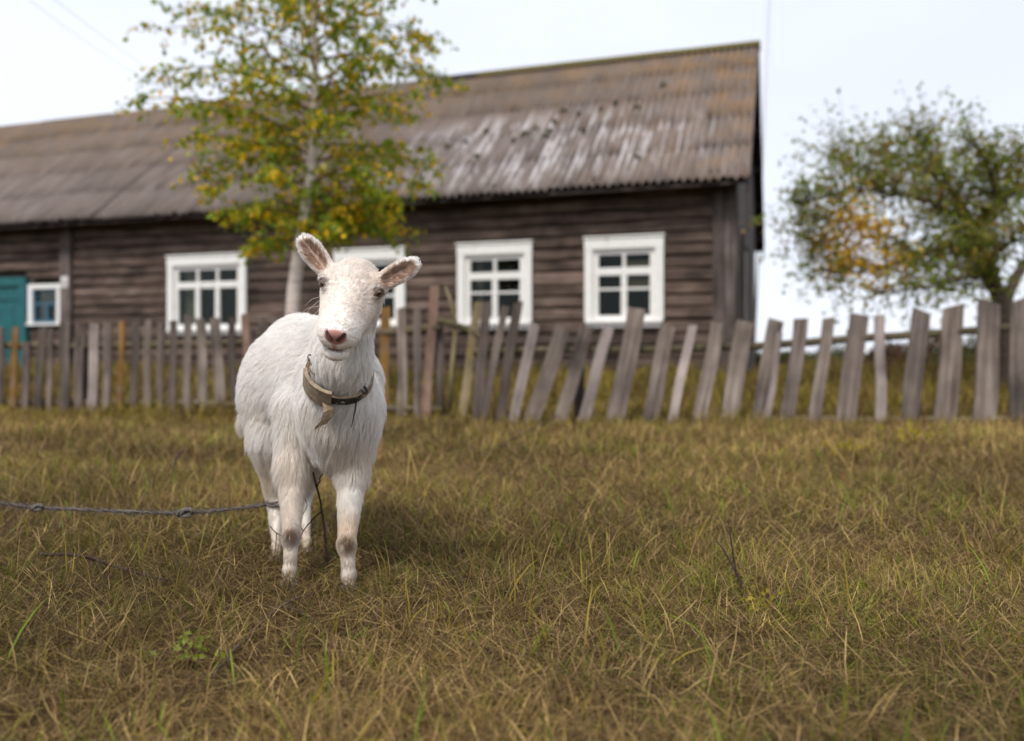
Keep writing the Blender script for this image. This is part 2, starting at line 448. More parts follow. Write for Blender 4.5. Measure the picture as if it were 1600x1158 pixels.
def full_colour(P):
    c, Lc, ih = hide_colour(P)
    nose, mouth, eye, ear = special(P, Lc, ih)
    for m, k in ((ear, (.50, .36, .28)), (eye, (.15, .105, .09)), (nose, (.46, .225, .195)), (mouth, (.15, .075, .06))):
        c = c * (1 - m[:, None]) + np.array(k) * m[:, None]
    for sx in (-1, 1):                                                         # dark inside of the nostrils
        a, b = (np.array(q) for q in NOSTRIL(sx))
        t = np.clip(((Lc - a) @ (b - a)) / ((b - a) @ (b - a)), 0, 1)
        d = np.clip((.0064 - np.linalg.norm(Lc - a - t[:, None] * (b - a), axis=1)) / .002, 0, 1)[:, None] * .92
        c = c * (1 - d) + np.array([.06, .026, .024]) * d
    return c, nose, mouth, eye, ear, Lc, ih

skin_mat = vcol_mat('goat_skin', .65, 0, .3)
goat = empty('goat', (-.52, 2.25, 0))
tag(goat, 'white hornless goat standing in the grass with its head tilted', 'goat')
gorg = np.array(goat.location)
gcol = full_colour(gV)[0]
body_me = np_mesh('body', gV - gorg, gQ, skin_mat, gcol, True)
body = link('body', body_me, goat)

# coat: one strand per root, combed along the body
def make_coat():
    T = np.concatenate([gQ[:, [0, 1, 2]], gQ[:, [0, 2, 3]]])
    A, B, Cc = gV[T[:, 0]], gV[T[:, 1]], gV[T[:, 2]]
    area = .5 * np.linalg.norm(np.cross(B - A, Cc - A), axis=1); cen = (A + B + Cc) / 3
    _, nose, mouth, eye, ear, Lc, ih = full_colour(cen)
    head = ih & (cen[:, 1] < 2.0) & (Lc[:, 1] > -.085)
    isear = np.zeros(len(cen), bool)
    for c, M, L, wid in EARS:
        q = (cen - c) @ M; isear |= (np.abs(q[:, 0]) < L * .6) & (np.abs(q[:, 1]) < wid * 1.25) & (np.abs(q[:, 2]) < .03)
    head &= ~isear
    lowleg = cen[:, 2] < .30
    dens = np.where(head, 330000., np.where(isear, 330000., np.where(lowleg, 260000., 130000.)))
    dens = dens * (1 - np.clip(nose * 1.3 + mouth * 1.2, 0, 1)) * (1 - np.clip(eye * 1.2, 0, 1)) * (1 - .35 * ear)
    w = area * dens; n = int(w.sum()); pick = rng.choice(len(T), n, p=w / w.sum())
    u = rng.random((n, 2)); fl = u.sum(1) > 1; u[fl] = 1 - u[fl]
    P = A[pick] + (B - A)[pick] * u[:, :1] + (Cc - A)[pick] * u[:, 1:]
    Nn = G.grad(P, .005); hd = head[pick]; er = isear[pick]; Lp = ((P - HO) @ HM) / HS
    # combing direction
    back = np.array([-.48, .88, 0.])
    flow = np.tile(back * .75 + np.array([0, 0, -.65]), (n, 1))
    z = P[:, 2]; leg = z < .34
    flow[leg] = np.array([-.05, .15, -1])
    front = (P[:, 1] < 2.24) & (z > .34) & ~hd
    flow[front] = np.array([-.05, .10, -1])
    hf = -HM[:, 1] * .9
    side = np.sign(Lp[:, 0])[:, None] * HM[:, 0] * .55 * np.clip(np.abs(Lp[:, :1]) / .04, 0, 1)
    flow = np.where(hd[:, None], hf + side + HM[:, 2] * .0 - np.where(Lp[:, 2] < -.06, 1, 0)[:, None] * HM[:, 2] * .9, flow)
    for c, M, L, wid in EARS:
        q = (P - c) @ M; m = er & (np.abs(q[:, 0]) < L * .62) & (np.abs(q[:, 1]) < wid * 1.3)
        flow[m] = M[:, 0] * .8 + np.sign(q[m, 1])[:, None] * M[:, 1] * .5
    tw = np.stack([np.sin(P[:, 1] * 34 + P[:, 2] * 21), np.sin(P[:, 0] * 29 + P[:, 2] * 17 + 1), .6 * np.sin(P[:, 0] * 37 + P[:, 1] * 26 + 2)], 1)
    flow = flow + tw * np.where(hd | er, .12, .34)[:, None] + rng.normal(0, .17, (n, 3))
    flow -= Nn * (flow * Nn).sum(1)[:, None]; flow /= np.maximum(np.linalg.norm(flow, axis=1, keepdims=True), 1e-6)
    ln = np.where(z > .62, .036, .034)
    ln = np.where(z < .50, .042, ln)
    ln = np.where((z < .40) & (z > .28), .036, ln)
    ln = np.where(z < .28, np.interp(z, [.0, .05, .09, .16, .28], [.004, .009, .012, .017, .028]), ln)
    ln = np.where((P[:, 1] < 2.12) & (z > .5), .023, ln)
    ln = np.where(hd, np.interp(Lp[:, 1], [-.085, -.04, .0, .03, .11, .15], [.022, .017, .012, .010, .008, .0045]), ln)
    ln = np.where(er, .0105, ln)
    ln = ln * rng.uniform(.55, 1.2, n)
    lift = np.where(hd | er, .55, np.where(leg, .42, .62)) * rng.uniform(.5, 1.5, n)
    grav = np.where(hd | er, 0, .22)
    K = 5; ts = np.linspace(0, 1, K)
    pts = np.zeros((n, K, 3), np.float32)
    for i, t in enumerate(ts):
        pts[:, i] = P - Nn * np.where(hd | er, .0002, .001)[:, None] + ln[:, None] * (flow * t + Nn * (lift * (t - .55 * t * t))[:, None]) + np.array([0, 0, -1]) * (grav * ln * t * t)[:, None]
    # locks: strands lean together towards their neighbours' guide
    from mathutils.kdtree import KDTree
    gi = rng.choice(n, n // 26, replace=False); kd = KDTree(len(gi))
    for j, q in enumerate(gi): kd.insert(P[q], j)
    kd.balance(); g = gi[np.array([kd.find(p)[1] for p in P])]
    pull = np.where(hd | er, .40, np.where(leg, .35, .50)) * rng.uniform(.5, 1.2, n)
    near_g = np.linalg.norm(P[g] - P, axis=1) < .02
    tgt = pts[g] * ln[:, None, None] / ln[g][:, None, None] + (P[g] * (1 - ln / ln[g])[:, None])[:, None, :]
    pts = pts + (tgt - pts) * (pull * near_g)[:, None, None] * (ts ** 1.3)[None, :, None]
    pts = pts.astype(np.float32)
    rad = np.where(hd, .00046, np.where(er, .00036, np.where(leg, .00046, .00062)))[:, None] * np.array([1, .95, .8, .55, .12])[None]
    col = full_colour(P)[0] * rng.uniform(.90, 1.05, n)[:, None] * (.975 + .035 * np.sin(g * 1.7))[:, None]
    cu = bpy.data.hair_curves.new('coat'); cu.add_curves([K] * n)
    cu.points.foreach_set('position', (pts - gorg.astype(np.float32)).reshape(-1))
    ra = cu.attributes.get('radius') or cu.attributes.new('radius', 'FLOAT', 'POINT')
    ra.data.foreach_set('value', rad.astype(np.float32).reshape(-1))
    ca = cu.attributes.new('Col', 'FLOAT_COLOR', 'CURVE'); c4 = np.ones((n, 4), np.float32); c4[:, :3] = np.clip(col, 0, .96)
    ca.data.foreach_set('color', c4.ravel())
    m = vcol_mat('goat_hair', .6, .50, .15); cu.materials.append(m)
    o = link('coat', cu, goat); o['kind'] = 'stuff'
    return n
print('strands', make_coat())

# eyes with a lying pupil
eye_mat, N_, L_, b_ = new_mat('goat_eye')
tc = N_.new('ShaderNodeTexCoord'); sp = N_.new('ShaderNodeSeparateXYZ'); L_.new(tc.outputs['Object'], sp.inputs[0])
def mth(op, a, b):
    m = N_.new('ShaderNodeMath'); m.operation = op
    for i, v in enumerate((a, b)):
        if hasattr(v, 'links'): L_.new(v, m.inputs[i])
        else: m.inputs[i].default_value = v
    return m.outputs[0]
px2 = mth('DIVIDE', sp.outputs['X'], .0078); py2 = mth('DIVIDE', sp.outputs['Y'], .0030)
pr = mth('ADD', mth('POWER', mth('ABSOLUTE', px2, 0), 4.0), mth('POWER', mth('ABSOLUTE', py2, 0), 2.0))
ir = mth('SQRT', mth('ADD', mth('POWER', sp.outputs['X'], 2.0), mth('POWER', sp.outputs['Y'], 2.0)), 0)
rr = ramp(N_, [(.0, (.15, .085, .035)), (.60, (.13, .075, .035)), (.72, (.04, .026, .018)), (.85, (.10, .075, .06))])
L_.new(mth('DIVIDE', ir, .0135), rr.inputs[0])
pm_ = maprange(N_, L_, pr, .8, 1.15, 1, 0)
L_.new(mix(N_, L_, rr.outputs[0], (.008, .007, .008), pm_), b_.inputs['Base Color'])
b_.inputs['Roughness'].default_value = .06; b_.inputs['Specular IOR Level'].default_value = .7
for sx, e in zip((-1, 1), EYES):
    mb = MB(); nu, nv = 20, 12; r = .0120 * HS
    vs = [(0, 0, -r)]; fs = []
    for j in range(1, nv):
        ph = -math.pi / 2 + math.pi * j / nv
        for i in range(nu):
            a = 2 * math.pi * i / nu
            vs.append((r * math.cos(ph) * math.cos(a), r * math.cos(ph) * math.sin(a), r * math.sin(ph) * (1.06 if ph > .7 else 1)))
    vs.append((0, 0, r * 1.06))
    for i in range(nu):
        fs.append((0, 1 + (i + 1) % nu, 1 + i)); fs.append((len(vs) - 1, 1 + (nv - 2) * nu + i, 1 + (nv - 2) * nu + (i + 1) % nu))
        for j in range(nv - 2):
            fs.append((1 + j * nu + i, 1 + j * nu + (i + 1) % nu, 1 + (j + 1) * nu + (i + 1) % nu, 1 + (j + 1) * nu + i))
    mb.add(vs, fs)
    zl = HM @ np.array((sx * .66, .68, .32)); zl /= np.linalg.norm(zl)
    xl = HM @ np.array((0, 1., 0)); xl -= zl * (xl @ zl); xl /= np.linalg.norm(xl); yl = np.cross(zl, xl)
    o = mb.build('eye', eye_mat, goat, smooth=True)
    mw = Matrix(np.vstack([np.hstack([np.stack([xl, yl, zl], 1), (hp(*e) - gorg)[:, None]]), [0, 0, 0, 1]]).tolist())
    o.matrix_local = mw

# cloven hooves
hoof_mat = plain('hoof_horn', (.10, .075, .06), .55, .35, 60)
for lg in LEGS:
    p = lg[4][0]; g0 = float(ground_z(p[0], p[1]))
    for sx in (-1, 1):
        mb = MB(); vs = []; n = 10
        for zc, rx, ry, dy in ((-.006, .0125, .021, -.004), (.018, .0110, .0165, -.001), (p[2] - g0 + .004, .0080, .0115, .002)):
            for k in range(n):
                a = 2 * math.pi * k / n
                vs.append((sx * .0115 + rx * math.cos(a), dy + ry * math.sin(a) * (1.25 if math.sin(a) < 0 else .8), zc))
        fs = [(j * n + k, j * n + (k + 1) % n, (j + 1) * n + (k + 1) % n, (j + 1) * n + k) for j in range(2) for k in range(n)]
        fs += [tuple(range(n))[::-1], tuple(2 * n + k for k in range(n))]
        mb.add(vs, fs); mb.build('hoof', hoof_mat, goat, Vector((p[0], p[1], g0)) - Vector(gorg), smooth=True)
# whiskers
wm = plain('whisker_hair', (.75, .70, .64), .5, .1)
for a, b in (((498, 470), (470, 503)), ((500, 478), (465, 492)), ((499, 484), (478, 512)), ((500, 464), (476, 478))):
    p0 = px(*a, 1.93); p1 = px(*b, 1.90); mid = (p0 + p1) / 2 + np.array([0, 0, .006])
    mb = MB(); mb.tube([p0 + np.array([.02, .01, 0]) - gorg, p0 - gorg, mid - gorg, p1 - gorg], [.0005, .0005, .0004, .0001], 4)
    mb.build('whisker', wm, goat)
# ------------------------------------------------------------------ collar on the goat's neck
def tube_obj(name, pts, rad, mat, parent=None, n=6):
    mb = MB(); mb.tube(pts, rad, n); return mb.build(name, mat, parent, smooth=True)

leather = plain('old_webbing', (.285, .215, .140), .85, .35, 90, 0, .5)
leather_d = plain('worn_leather', (.27, .212, .150), .8, .35, 70, 0, .4)
dirty_w = plain('dirty_webbing', (.13, .092, .055), .9, .5, 120, 0, .8)
black_l = plain('black_leather', (.022, .019, .018), .55, .3, 80)
steel = plain('dull_steel', (.20, .18, .17), .38, .3, 50, .9)
collar_c = px(529, 588, 2.085)
c_n = px(536, 560, 2.04) - px(529, 625, 2.16); c_n = c_n / np.linalg.norm(c_n)
c_e1 = np.array([1, 0, -.20]); c_e1 -= c_n * (c_e1 @ c_n); c_e1 /= np.linalg.norm(c_e1)
c_e2 = np.cross(c_n, c_e1); c_e2 = c_e2 if c_e2[1] < 0 else -c_e2
def collar_pt(th, off=0.0, along=0.0):
    d = c_e1 * math.cos(th) + c_e2 * math.sin(th); o = collar_c + c_n * along
    rs = np.arange(.03, .16, .0015); f = G.sample(o + d * rs[:, None]); k = np.argmax(f > 0)
    r = min(rs[k] if f[k] > 0 else .1, .098)
    return o + d * (r + .0085 + off)
_rad = [np.linalg.norm(collar_pt(t) - collar_c) for t in np.linspace(0, 2 * math.pi, 73)[:-1]]
_rad = [np.mean([_rad[(i + k) % 72] for k in range(-5, 6)]) for i in range(72)]
def cpt(th, off=0.0, along=0.0):
    i = (th / (2 * math.pi) * 72) % 72; a = int(i); t = i - a
    r = _rad[a] * (1 - t) + _rad[(a + 1) % 72] * t
    return collar_c + c_n * along + (c_e1 * math.cos(th) + c_e2 * math.sin(th)) * (r + off)
def band(t0, t1, wid, off, thick, n=40, closed=False, skew=0.0, shift=0.0):
    mb = MB(); vs = []; fs = []
    for i in range(n + 1):
        t = t0 + (t1 - t0) * i / n; s = shift + skew * (i / n - .5)
        vs += [cpt(t, off, s - wid / 2), cpt(t, off, s + wid / 2), cpt(t, off + thick, s + wid / 2 - .001), cpt(t, off + thick, s - wid / 2 + .001)]
    for i in range(n):
        for k in range(4): fs.append((i * 4 + k, i * 4 + (k + 1) % 4, i * 4 + 4 + (k + 1) % 4, i * 4 + 4 + k))
    fs += [(3, 2, 1, 0), (n * 4, n * 4 + 1, n * 4 + 2, n * 4 + 3)]
    mb.add(vs, fs); return mb
def proj(p): return 800 + FPX * p[0] / p[1], HOR - FPX * (p[2] - CAMZ) / p[1]
def th_at(x):
    return min(np.linspace(.02, math.pi - .02, 200), key=lambda t: abs(proj(cpt(t))[0] - x))
collar = empty('collar', tuple(collar_c)); c_o = Vector(collar_c)
tag(collar, 'worn webbing collar with leather loop and metal rings on the neck of the goat', 'collar')
def cbuild(mb, name, mat, smooth=True):
    return mb.build(name, mat, collar, -c_o, smooth=smooth)
cbuild(band(0, 2 * math.pi, .031, 0, .004, 72), 'band', leather, False)
a0, a1 = th_at(519), th_at(482)
cbuild(band(a0, a1, .060, .006, .009, 10, skew=-.006, shift=.002), 'leather_loop', leather_d, False)
cbuild(band(a1 + .03, a1 + .5, .036, .004, .007, 8), 'frayed_wrap', dirty_w, False)
b0, b1 = th_at(553), th_at(517)
cbuild(band(b0, b1, .022, .004, .004, 10), 'buckle_pad', black_l, False)
cbuild(band(th_at(562), th_at(516), .004, .004, .003, 10, shift=.0135), 'piping', leather, False)
q = cpt((b0 + b1) / 2, .010); nq = (q - collar_c) / np.linalg.norm(q - collar_c)
mb = MB(); mb.tube([q - nq * .003, q + nq * .001, q + nq * .003], [.0058, .0058, .0035], 12); cbuild(mb, 'rivet', steel)
# hanging strap end with frayed tip
sp0 = cpt(th_at(511), .008, -.014); tail = [sp0 + np.array([0, -.002, .012]), sp0 + np.array([.004, -.006, -.004]), px(514, 641, sp0[1] - .010), px(510, 655, sp0[1] - .006), px(501, 666, sp0[1] - .003)]
mb = MB(); vs = []; fs = []
for i, p in enumerate(tail):
    w = np.array([.010, .004, .004]) * (.8 if i < 2 else 1.05 + .10 * i)
    vs += [p - w, p + w, p + w + np.array([0, -.003, 0]), p - w + np.array([0, -.003, 0])]
for i in range(len(tail) - 1):
    for k in range(4): fs.append((i * 4 + k, i * 4 + (k + 1) % 4, i * 4 + 4 + (k + 1) % 4, i * 4 + 4 + k))
fs += [(3, 2, 1, 0), tuple((len(tail) - 1) * 4 + k for k in range(4))]
mb.add(vs, fs); strap = cbuild(mb, 'strap_end', leather, False)
mb = MB()
for i in range(26):
    p = tail[-1] + np.array([rnd.uniform(-.014, .016), rnd.uniform(-.004, .001), rnd.uniform(-.003, .003)])
    q1 = p + np.array([rnd.uniform(-.008, .008), rnd.uniform(-.004, .002), rnd.uniform(-.014, -.004)])
    mb.tube([p, (p + q1) / 2 + np.array([rnd.uniform(-.003, .003), -.001, 0]), q1], [.0007, .0006, .0003], 4)
fr = mb.build('frayed_threads', leather_d, strap); fr['kind'] = 'stuff'
# rings on one side, clip and cord on the other
for k, (x, y) in enumerate(((486, 560), (489, 570), (491, 580))):
    p = px(x, y, 0); t = th_at(max(x, 484)); Y = cpt(t)[1] - .020
    mb = MB(); mb.ring(px(x, y, Y), ((.5, -.8, .2), (.9, -.25, .1), (.4, -.9, .1))[k], .0100, .0022, 14, 6, .68); cbuild(mb, 'ring', steel)
Yc = cpt(th_at(566))[1] - .010
mb = MB(); mb.ring(px(568.5, 609, Yc), (.35, -.9, .1), .0100, .0028, 16, 6, .60)
mb.tube([px(565, 618, Yc), px(560, 624, Yc), px(555, 628, Yc - .002)], [.0035, .0042, .0030], 8)
cbuild(mb, 'snap_hook', black_l)
mb = MB(); mb.tube([px(557, 626, Yc - .003), px(555, 640, Yc - .008), px(552, 655, Yc - .006), px(549, 668, Yc)], [.0026, .0024, .0016, .0008], 6)
cbuild(mb, 'cord', black_l)

# ------------------------------------------------------------------ tether rope, tied to a hind leg
rope_mat = plain('hemp_rope', (.120, .102, .092), .95, .4, 120, 0, .6)
rp = [(-2.55, 2.44, .012), (-2.15, 2.45, .09), tuple(px(-90, 776, 2.46)), tuple(px(0, 786, 2.46)), tuple(px(60, 793, 2.46)), tuple(px(150, 797, 2.46)), tuple(px(235, 801, 2.46)), tuple(px(292, 801, 2.46)), tuple(px(350, 797, 2.46)), tuple(px(417, 788, 2.47))]
def catmull(P, m):
    P = [np.array(p, float) for p in P]; out = []
    for i in range(len(P) - 1):
        p0, p1, p2, p3 = P[max(i - 1, 0)], P[i], P[i + 1], P[min(i + 2, len(P) - 1)]
        for k in range(m):
            t = k / m
            out.append(.5 * ((2 * p1) + (p2 - p0) * t + (2 * p0 - 5 * p1 + 4 * p2 - p3) * t * t + (3 * p1 - p0 - 3 * p2 + p3) * t ** 3))
    return out + [P[-1]]
rope = empty('rope', (-2.0, 2.46, 0)); r_o = Vector(rope.location)
tag(rope, 'grey hemp tether rope with knots stretched above the grass to the hind leg', 'rope')
rc = catmull(rp, 16)
for s in range(2):
    pts = []
    for i, p in enumerate(rc):
        a = i * .75 + math.pi * s
        pts.append(p + np.array([0, math.cos(a), math.sin(a)]) * .0026 + rng.normal(0, .0006, 3))
    mb = MB(); mb.tube(pts, [.0030 * (1 + .25 * math.sin(i * .37) + rnd.uniform(-.2, .2)) for i in range(len(pts))], 6); mb.build('strand', rope_mat, rope, -r_o, smooth=True)
for (x, y, sc) in ((60, 793, .8), (292, 801, 1.15)):
    c = px(x, y, 2.455); pts = [c + np.array([math.cos(t * 2.0) * .013 + t * .0016 - .012, math.sin(t * 3.1) * .008, math.sin(t * 2.0 + .5) * .009]) * sc for t in np.linspace(0, 12, 60)]
    mb = MB(); mb.tube(pts, .0042, 6); mb.build('knot', rope_mat, rope, -r_o, smooth=True)
lc = px(430, 786, 2.452)
mb = MB(); mb.ring(lc, (.1, -.2, 1), .0235, .0045, 18, 6); mb.ring(lc + np.array([0, 0, .008]), (-.1, -.15, 1), .024, .004, 18, 6); mb.build('leg_loop', rope_mat, rope, -r_o, smooth=True)
mb = MB()
for i in range(2200):
    p = rc[rnd.randrange(20, len(rc))] + rng.normal(0, .003, 3); d = rng.normal(0, 1, 3); d /= np.linalg.norm(d); L = rnd.uniform(.005, .020)
    mb.tube([p, p + d * L * .5 + rng.normal(0, .001, 3), p + d * L + np.array([0, 0, rnd.uniform(-.004, .002)])], [.0005, .0004, .0002], 3, False)
fz = mb.build('loose_fibres', rope_mat, rope, -r_o); fz['kind'] = 'stuff'
# ------------------------------------------------------------------ the log house
TH = .32; H0 = Vector((3.117, 11.5, .25))
house = empty('log_house', H0, -TH)
tag(house, 'old dark log house with white framed windows under a corrugated roof', 'house')
LEN, WID, OE, OG = 22.1, 6.94, .516, .20
EAVE, RIDGE, WTOP = 2.69, 5.872, 3.06
SL = math.atan2(RIDGE - EAVE, WID / 2 + OE)

log_m = wood('weathered_log', (.036, .024, .019), (.104, .072, .057), (.200, .150, .124), 'X', .36)
board_m = wood('weathered_board', (.040, .030, .027), (.100, .078, .069), (.175, .142, .128), 'Z', .25)
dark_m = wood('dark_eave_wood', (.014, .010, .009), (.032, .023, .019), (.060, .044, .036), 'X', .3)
core_m = plain('house_core', (.022, .017, .014), .9, .3, 6)
white_p, N_, L_, b_ = new_mat('old_white_paint')
tc = N_.new('ShaderNodeTexCoord'); n1 = noise_node(N_, L_, tc.outputs['Object'], 7, 6, .65); n2 = noise_node(N_, L_, tc.outputs['Object'], 38, 4)
r1 = ramp(N_, [(.35, (.70, .68, .64)), (.6, (.80, .79, .77))]); L_.new(n2.outputs['Fac'], r1.inputs[0])
L_.new(mix(N_, L_, r1.outputs[0], (.36, .29, .20), maprange(N_, L_, n1.outputs['Fac'], .60, .74, 0, .8)), b_.inputs['Base Color']); b_.inputs['Roughness'].default_value = .6
teal_p = plain('teal_paint', (.003, .092, .100), .55, .3, 9)
blue_p = plain('blue_paint', (.04, .12, .18), .55, .3, 12)
# window glass: thin clear sheet with a real reflection
glass, N_, L_, b_ = new_mat('window_glass')
tr = N_.new('ShaderNodeBsdfTransparent'); tr.inputs['Color'].default_value = (.70, .74, .70, 1)
gl = N_.new('ShaderNodeBsdfGlossy'); gl.inputs['Roughness'].default_value = .03; gl.inputs['Color'].default_value = (.9, .95, .92, 1)
fr_ = N_.new('ShaderNodeFresnel'); fr_.inputs['IOR'].default_value = 1.28
mx_ = N_.new('ShaderNodeMixShader'); L_.new(fr_.outputs[0], mx_.inputs[0]); L_.new(tr.outputs[0], mx_.inputs[1]); L_.new(gl.outputs[0], mx_.inputs[2])
L_.new(mx_.outputs[0], N_['Material Output'].inputs['Surface'])

# openings in the front wall: outer trim x0, x1, z0, z1
WINS = [(-2.145, -.990, .775, 2.02), (-4.150, -2.945, .765, 2.01), (-6.30, -5.03, .765, 2.00), (-9.60, -7.975, .72, 2.025)]
SMALL = (-12.77, -11.985, .91, 1.63)
DOOR = (-14.05, -12.80, -.02, 1.775)
OPEN = [(a + .13, b - .13, c + .10, d - .12) for a, b, c, d in WINS] + [(SMALL[0] + .08, SMALL[1] - .08, SMALL[2] + .06, SMALL[3] - .08), (DOOR[0] + .05, DOOR[1] - .05, -.3, DOOR[3] - .05)]

mb = MB()
zs = sorted({-.3, WTOP} | {z for o in OPEN for z in o[2:]})
for z0, z1 in zip(zs[:-1], zs[1:]):
    x = -LEN
    for o in sorted([o for o in OPEN if o[2] < z1 - 1e-4 and o[3] > z0 + 1e-4]) + [(-.02, 0, 0, 0)]:
        if o[0] - x > .01: mb.box2((x, .045, z0), (o[0], .20, z1))
        x = o[1]
mb.box2((-LEN, WID - .2, -.3), (-.02, WID - .05, WTOP))                       # back wall
mb.box2((-LEN, .21, -.3), (-LEN + .15, WID - .21, WTOP))
mb.add([(-.17, .201, -.3), (-.17, WID - .21, -.3), (-.17, WID - .21, WTOP), (-.17, WID / 2, RIDGE - .12), (-.17, .201, WTOP), (-.02, .201, -.3), (-.02, WID - .21, -.3), (-.02, WID - .21, WTOP), (-.02, WID / 2, RIDGE - .12), (-.02, .201, WTOP)],
       [(4, 3, 2, 1, 0), (5, 6, 7, 8, 9), (0, 1, 6, 5), (1, 2, 7, 6), (2, 3, 8, 7), (3, 4, 9, 8), (4, 0, 5, 9)])
mb.box2((-LEN + .15, .2, -.05), (-.18, WID - .2, .0))                         # inner floor
mb.box2((-LEN + .15, .2, 2.72), (-.18, WID - .2, 2.80))                       # ceiling
wall = mb.build('wall', core_m, house)

def log_board(L, h, d, seg):
    """one hewn log: rounded face, wavering edges; origin at its left end on its bottom edge"""
    mb = MB(); vs = []; fs = []; n = max(2, seg)
    p1, p2, p3 = rnd.uniform(0, 9), rnd.uniform(0, 9), rnd.uniform(0, 9)
    for i in range(n + 1):
        x = L * i / n
        lo = .006 * math.sin(x * 1.3 + p1) + rnd.uniform(-.002, .002); hi = h - .012 + .007 * math.sin(x * 1.1 + p2) + rnd.uniform(-.002, .002)
        dd = d + .008 * math.sin(x * .9 + p3) + rnd.uniform(-.003, .003)
        vs += [(x, .044, lo), (x, -dd * .35 + .02, lo), (x, -dd, lo + h * .13), (x, -dd, hi - h * .12), (x, -dd * .35 + .02, hi), (x, .044, hi)]
    for i in range(n):
        for k in range(6): fs.append((i * 6 + k, i * 6 + 6 + k, i * 6 + 6 + (k + 1) % 6, i * 6 + (k + 1) % 6))
    fs += [tuple(range(6)), tuple(n * 6 + k for k in range(6))[::-1]]
    mb.add(vs, fs); return mb
z = -.28; row = 0
while z < WTOP - .05:
    h = rnd.uniform(.160, .200); h = min(h, WTOP - z)
    spans = []; x = -LEN
    for o in sorted([o for o in OPEN if o[2] - .02 < z + h and o[3] + .02 > z]) + [(-.16, 0, 0, 0)]:
        if o[0] - x > .06: spans.append((x, o[0]))
        x = o[1]
    for a, b in spans:
        cut = [a, b]
        if a < -11.9 < b and b - a > 3: cut = [a, -11.88, b]
        if b - a > 6 and row % 2: cut.insert(1, a + (b - a) * rnd.uniform(.3, .7)); cut = sorted(cut)
        for q0, q1 in zip(cut[:-1], cut[1:]):
            if q1 - q0 < .05: continue
            log_board(q1 - q0 - .004, h, .022 + rnd.uniform(-.010, .012), int((q1 - q0) / .55) + 2).build('log', log_m, wall, (q0 + .002, 0, z))
    z += h; row += 1
# corner boxing and the post with the number plate
def vboard(x0, x1, z0, z1, y0, y1, name, mat, parent, seg=6, wob=.004):
    mb = MB(); vs = []; fs = []
    for i in range(seg + 1):
        zz = z0 + (z1 - z0) * i / seg; a = x0 + rnd.uniform(-wob, wob); b = x1 + rnd.uniform(-wob, wob); y = y0 + rnd.uniform(-.002, .002)
        vs += [(a, y1, zz), (b, y1, zz), (b, y, zz), (a, y, zz)]
    for i in range(seg):
        for k in range(4): fs.append((i * 4 + k, i * 4 + (k + 1) % 4, i * 4 + 4 + (k + 1) % 4, i * 4 + 4 + k))
    fs += [(3, 2, 1, 0), tuple(seg * 4 + k for k in range(4))]
    mb.add(vs, fs); return mb.build(name, mat, parent)
vboard(-.318, -.166, -.25, 2.98, -.075, .04, 'corner_board', board_m, wall)
vboard(-.162, -.004, -.25, 2.98, -.078, .04, 'corner_board', board_m, wall)
vboard(-12.005, -11.755, -.25, 2.75, -.085, .0, 'corner_board', board_m, wall)
# gable wall: boards side by side on the end wall
nb = 38
for i in range(nb):
    y0 = .01 + (WID - .06) * i / nb; y1 = .01 + (WID - .06) * (i + 1) / nb; ym = (y0 + y1) / 2
    top = WTOP + (RIDGE - .16 - WTOP) * (1 - abs(ym - WID / 2) / (WID / 2)) - .03
    z0 = -.25
    if .85 < ym < 2.25: continue
    mb = MB(); t = rnd.uniform(.012, .022); mb.box2((-.018, y0 + .003, z0), (t, y1 - .003, top)); mb.build('gable_board', board_m, wall)
for y0, y1 in ((.86, 1.53), (1.535, 2.24)):
    for i in range(4):
        a = y0 + (y1 - y0) * i / 4; b = y0 + (y1 - y0) * (i + 1) / 4
        mb = MB(); mb.box2((-.018, a + .003, 2.13), (.014, b - .003, 3.5 + .8 * (a - .9) * .8)); mb.build('gable_board', board_m, wall)
        mb = MB(); mb.box2((-.018, a + .003, -.25), (.014, b - .003, .62)); mb.build('gable_board', board_m, wall)

def piece(a, b, name, mat, parent, bev=0):
    mb = MB(); mb.box2(a, b); o = mb.build(name, mat, parent)
    if bev:
        m = o.modifiers.new('bevel', 'BEVEL'); m.width = bev; m.segments = 2
    return o
gwin = piece((.022, .86, .62), (.075, .98, 2.13), 'gable_window', board_m, house)
for a, b in (((.023, 2.13, .62), (.075, 2.25, 2.13)), ((.023, .981, 2.01), (.07, 2.129, 2.13)), ((.023, .981, .60), (.085, 2.129, .72))):
    piece(a, b, 'trim', board_m, gwin)
pale_b = plain('pale_bare_wood', (.50, .46, .42), .8, .3, 8)
for y0 in (1.0, 1.29, 1.57, 1.85): piece((.0, y0, .721), (.04, y0 + .27, 2.009), 'shutter_board', pale_b, gwin)

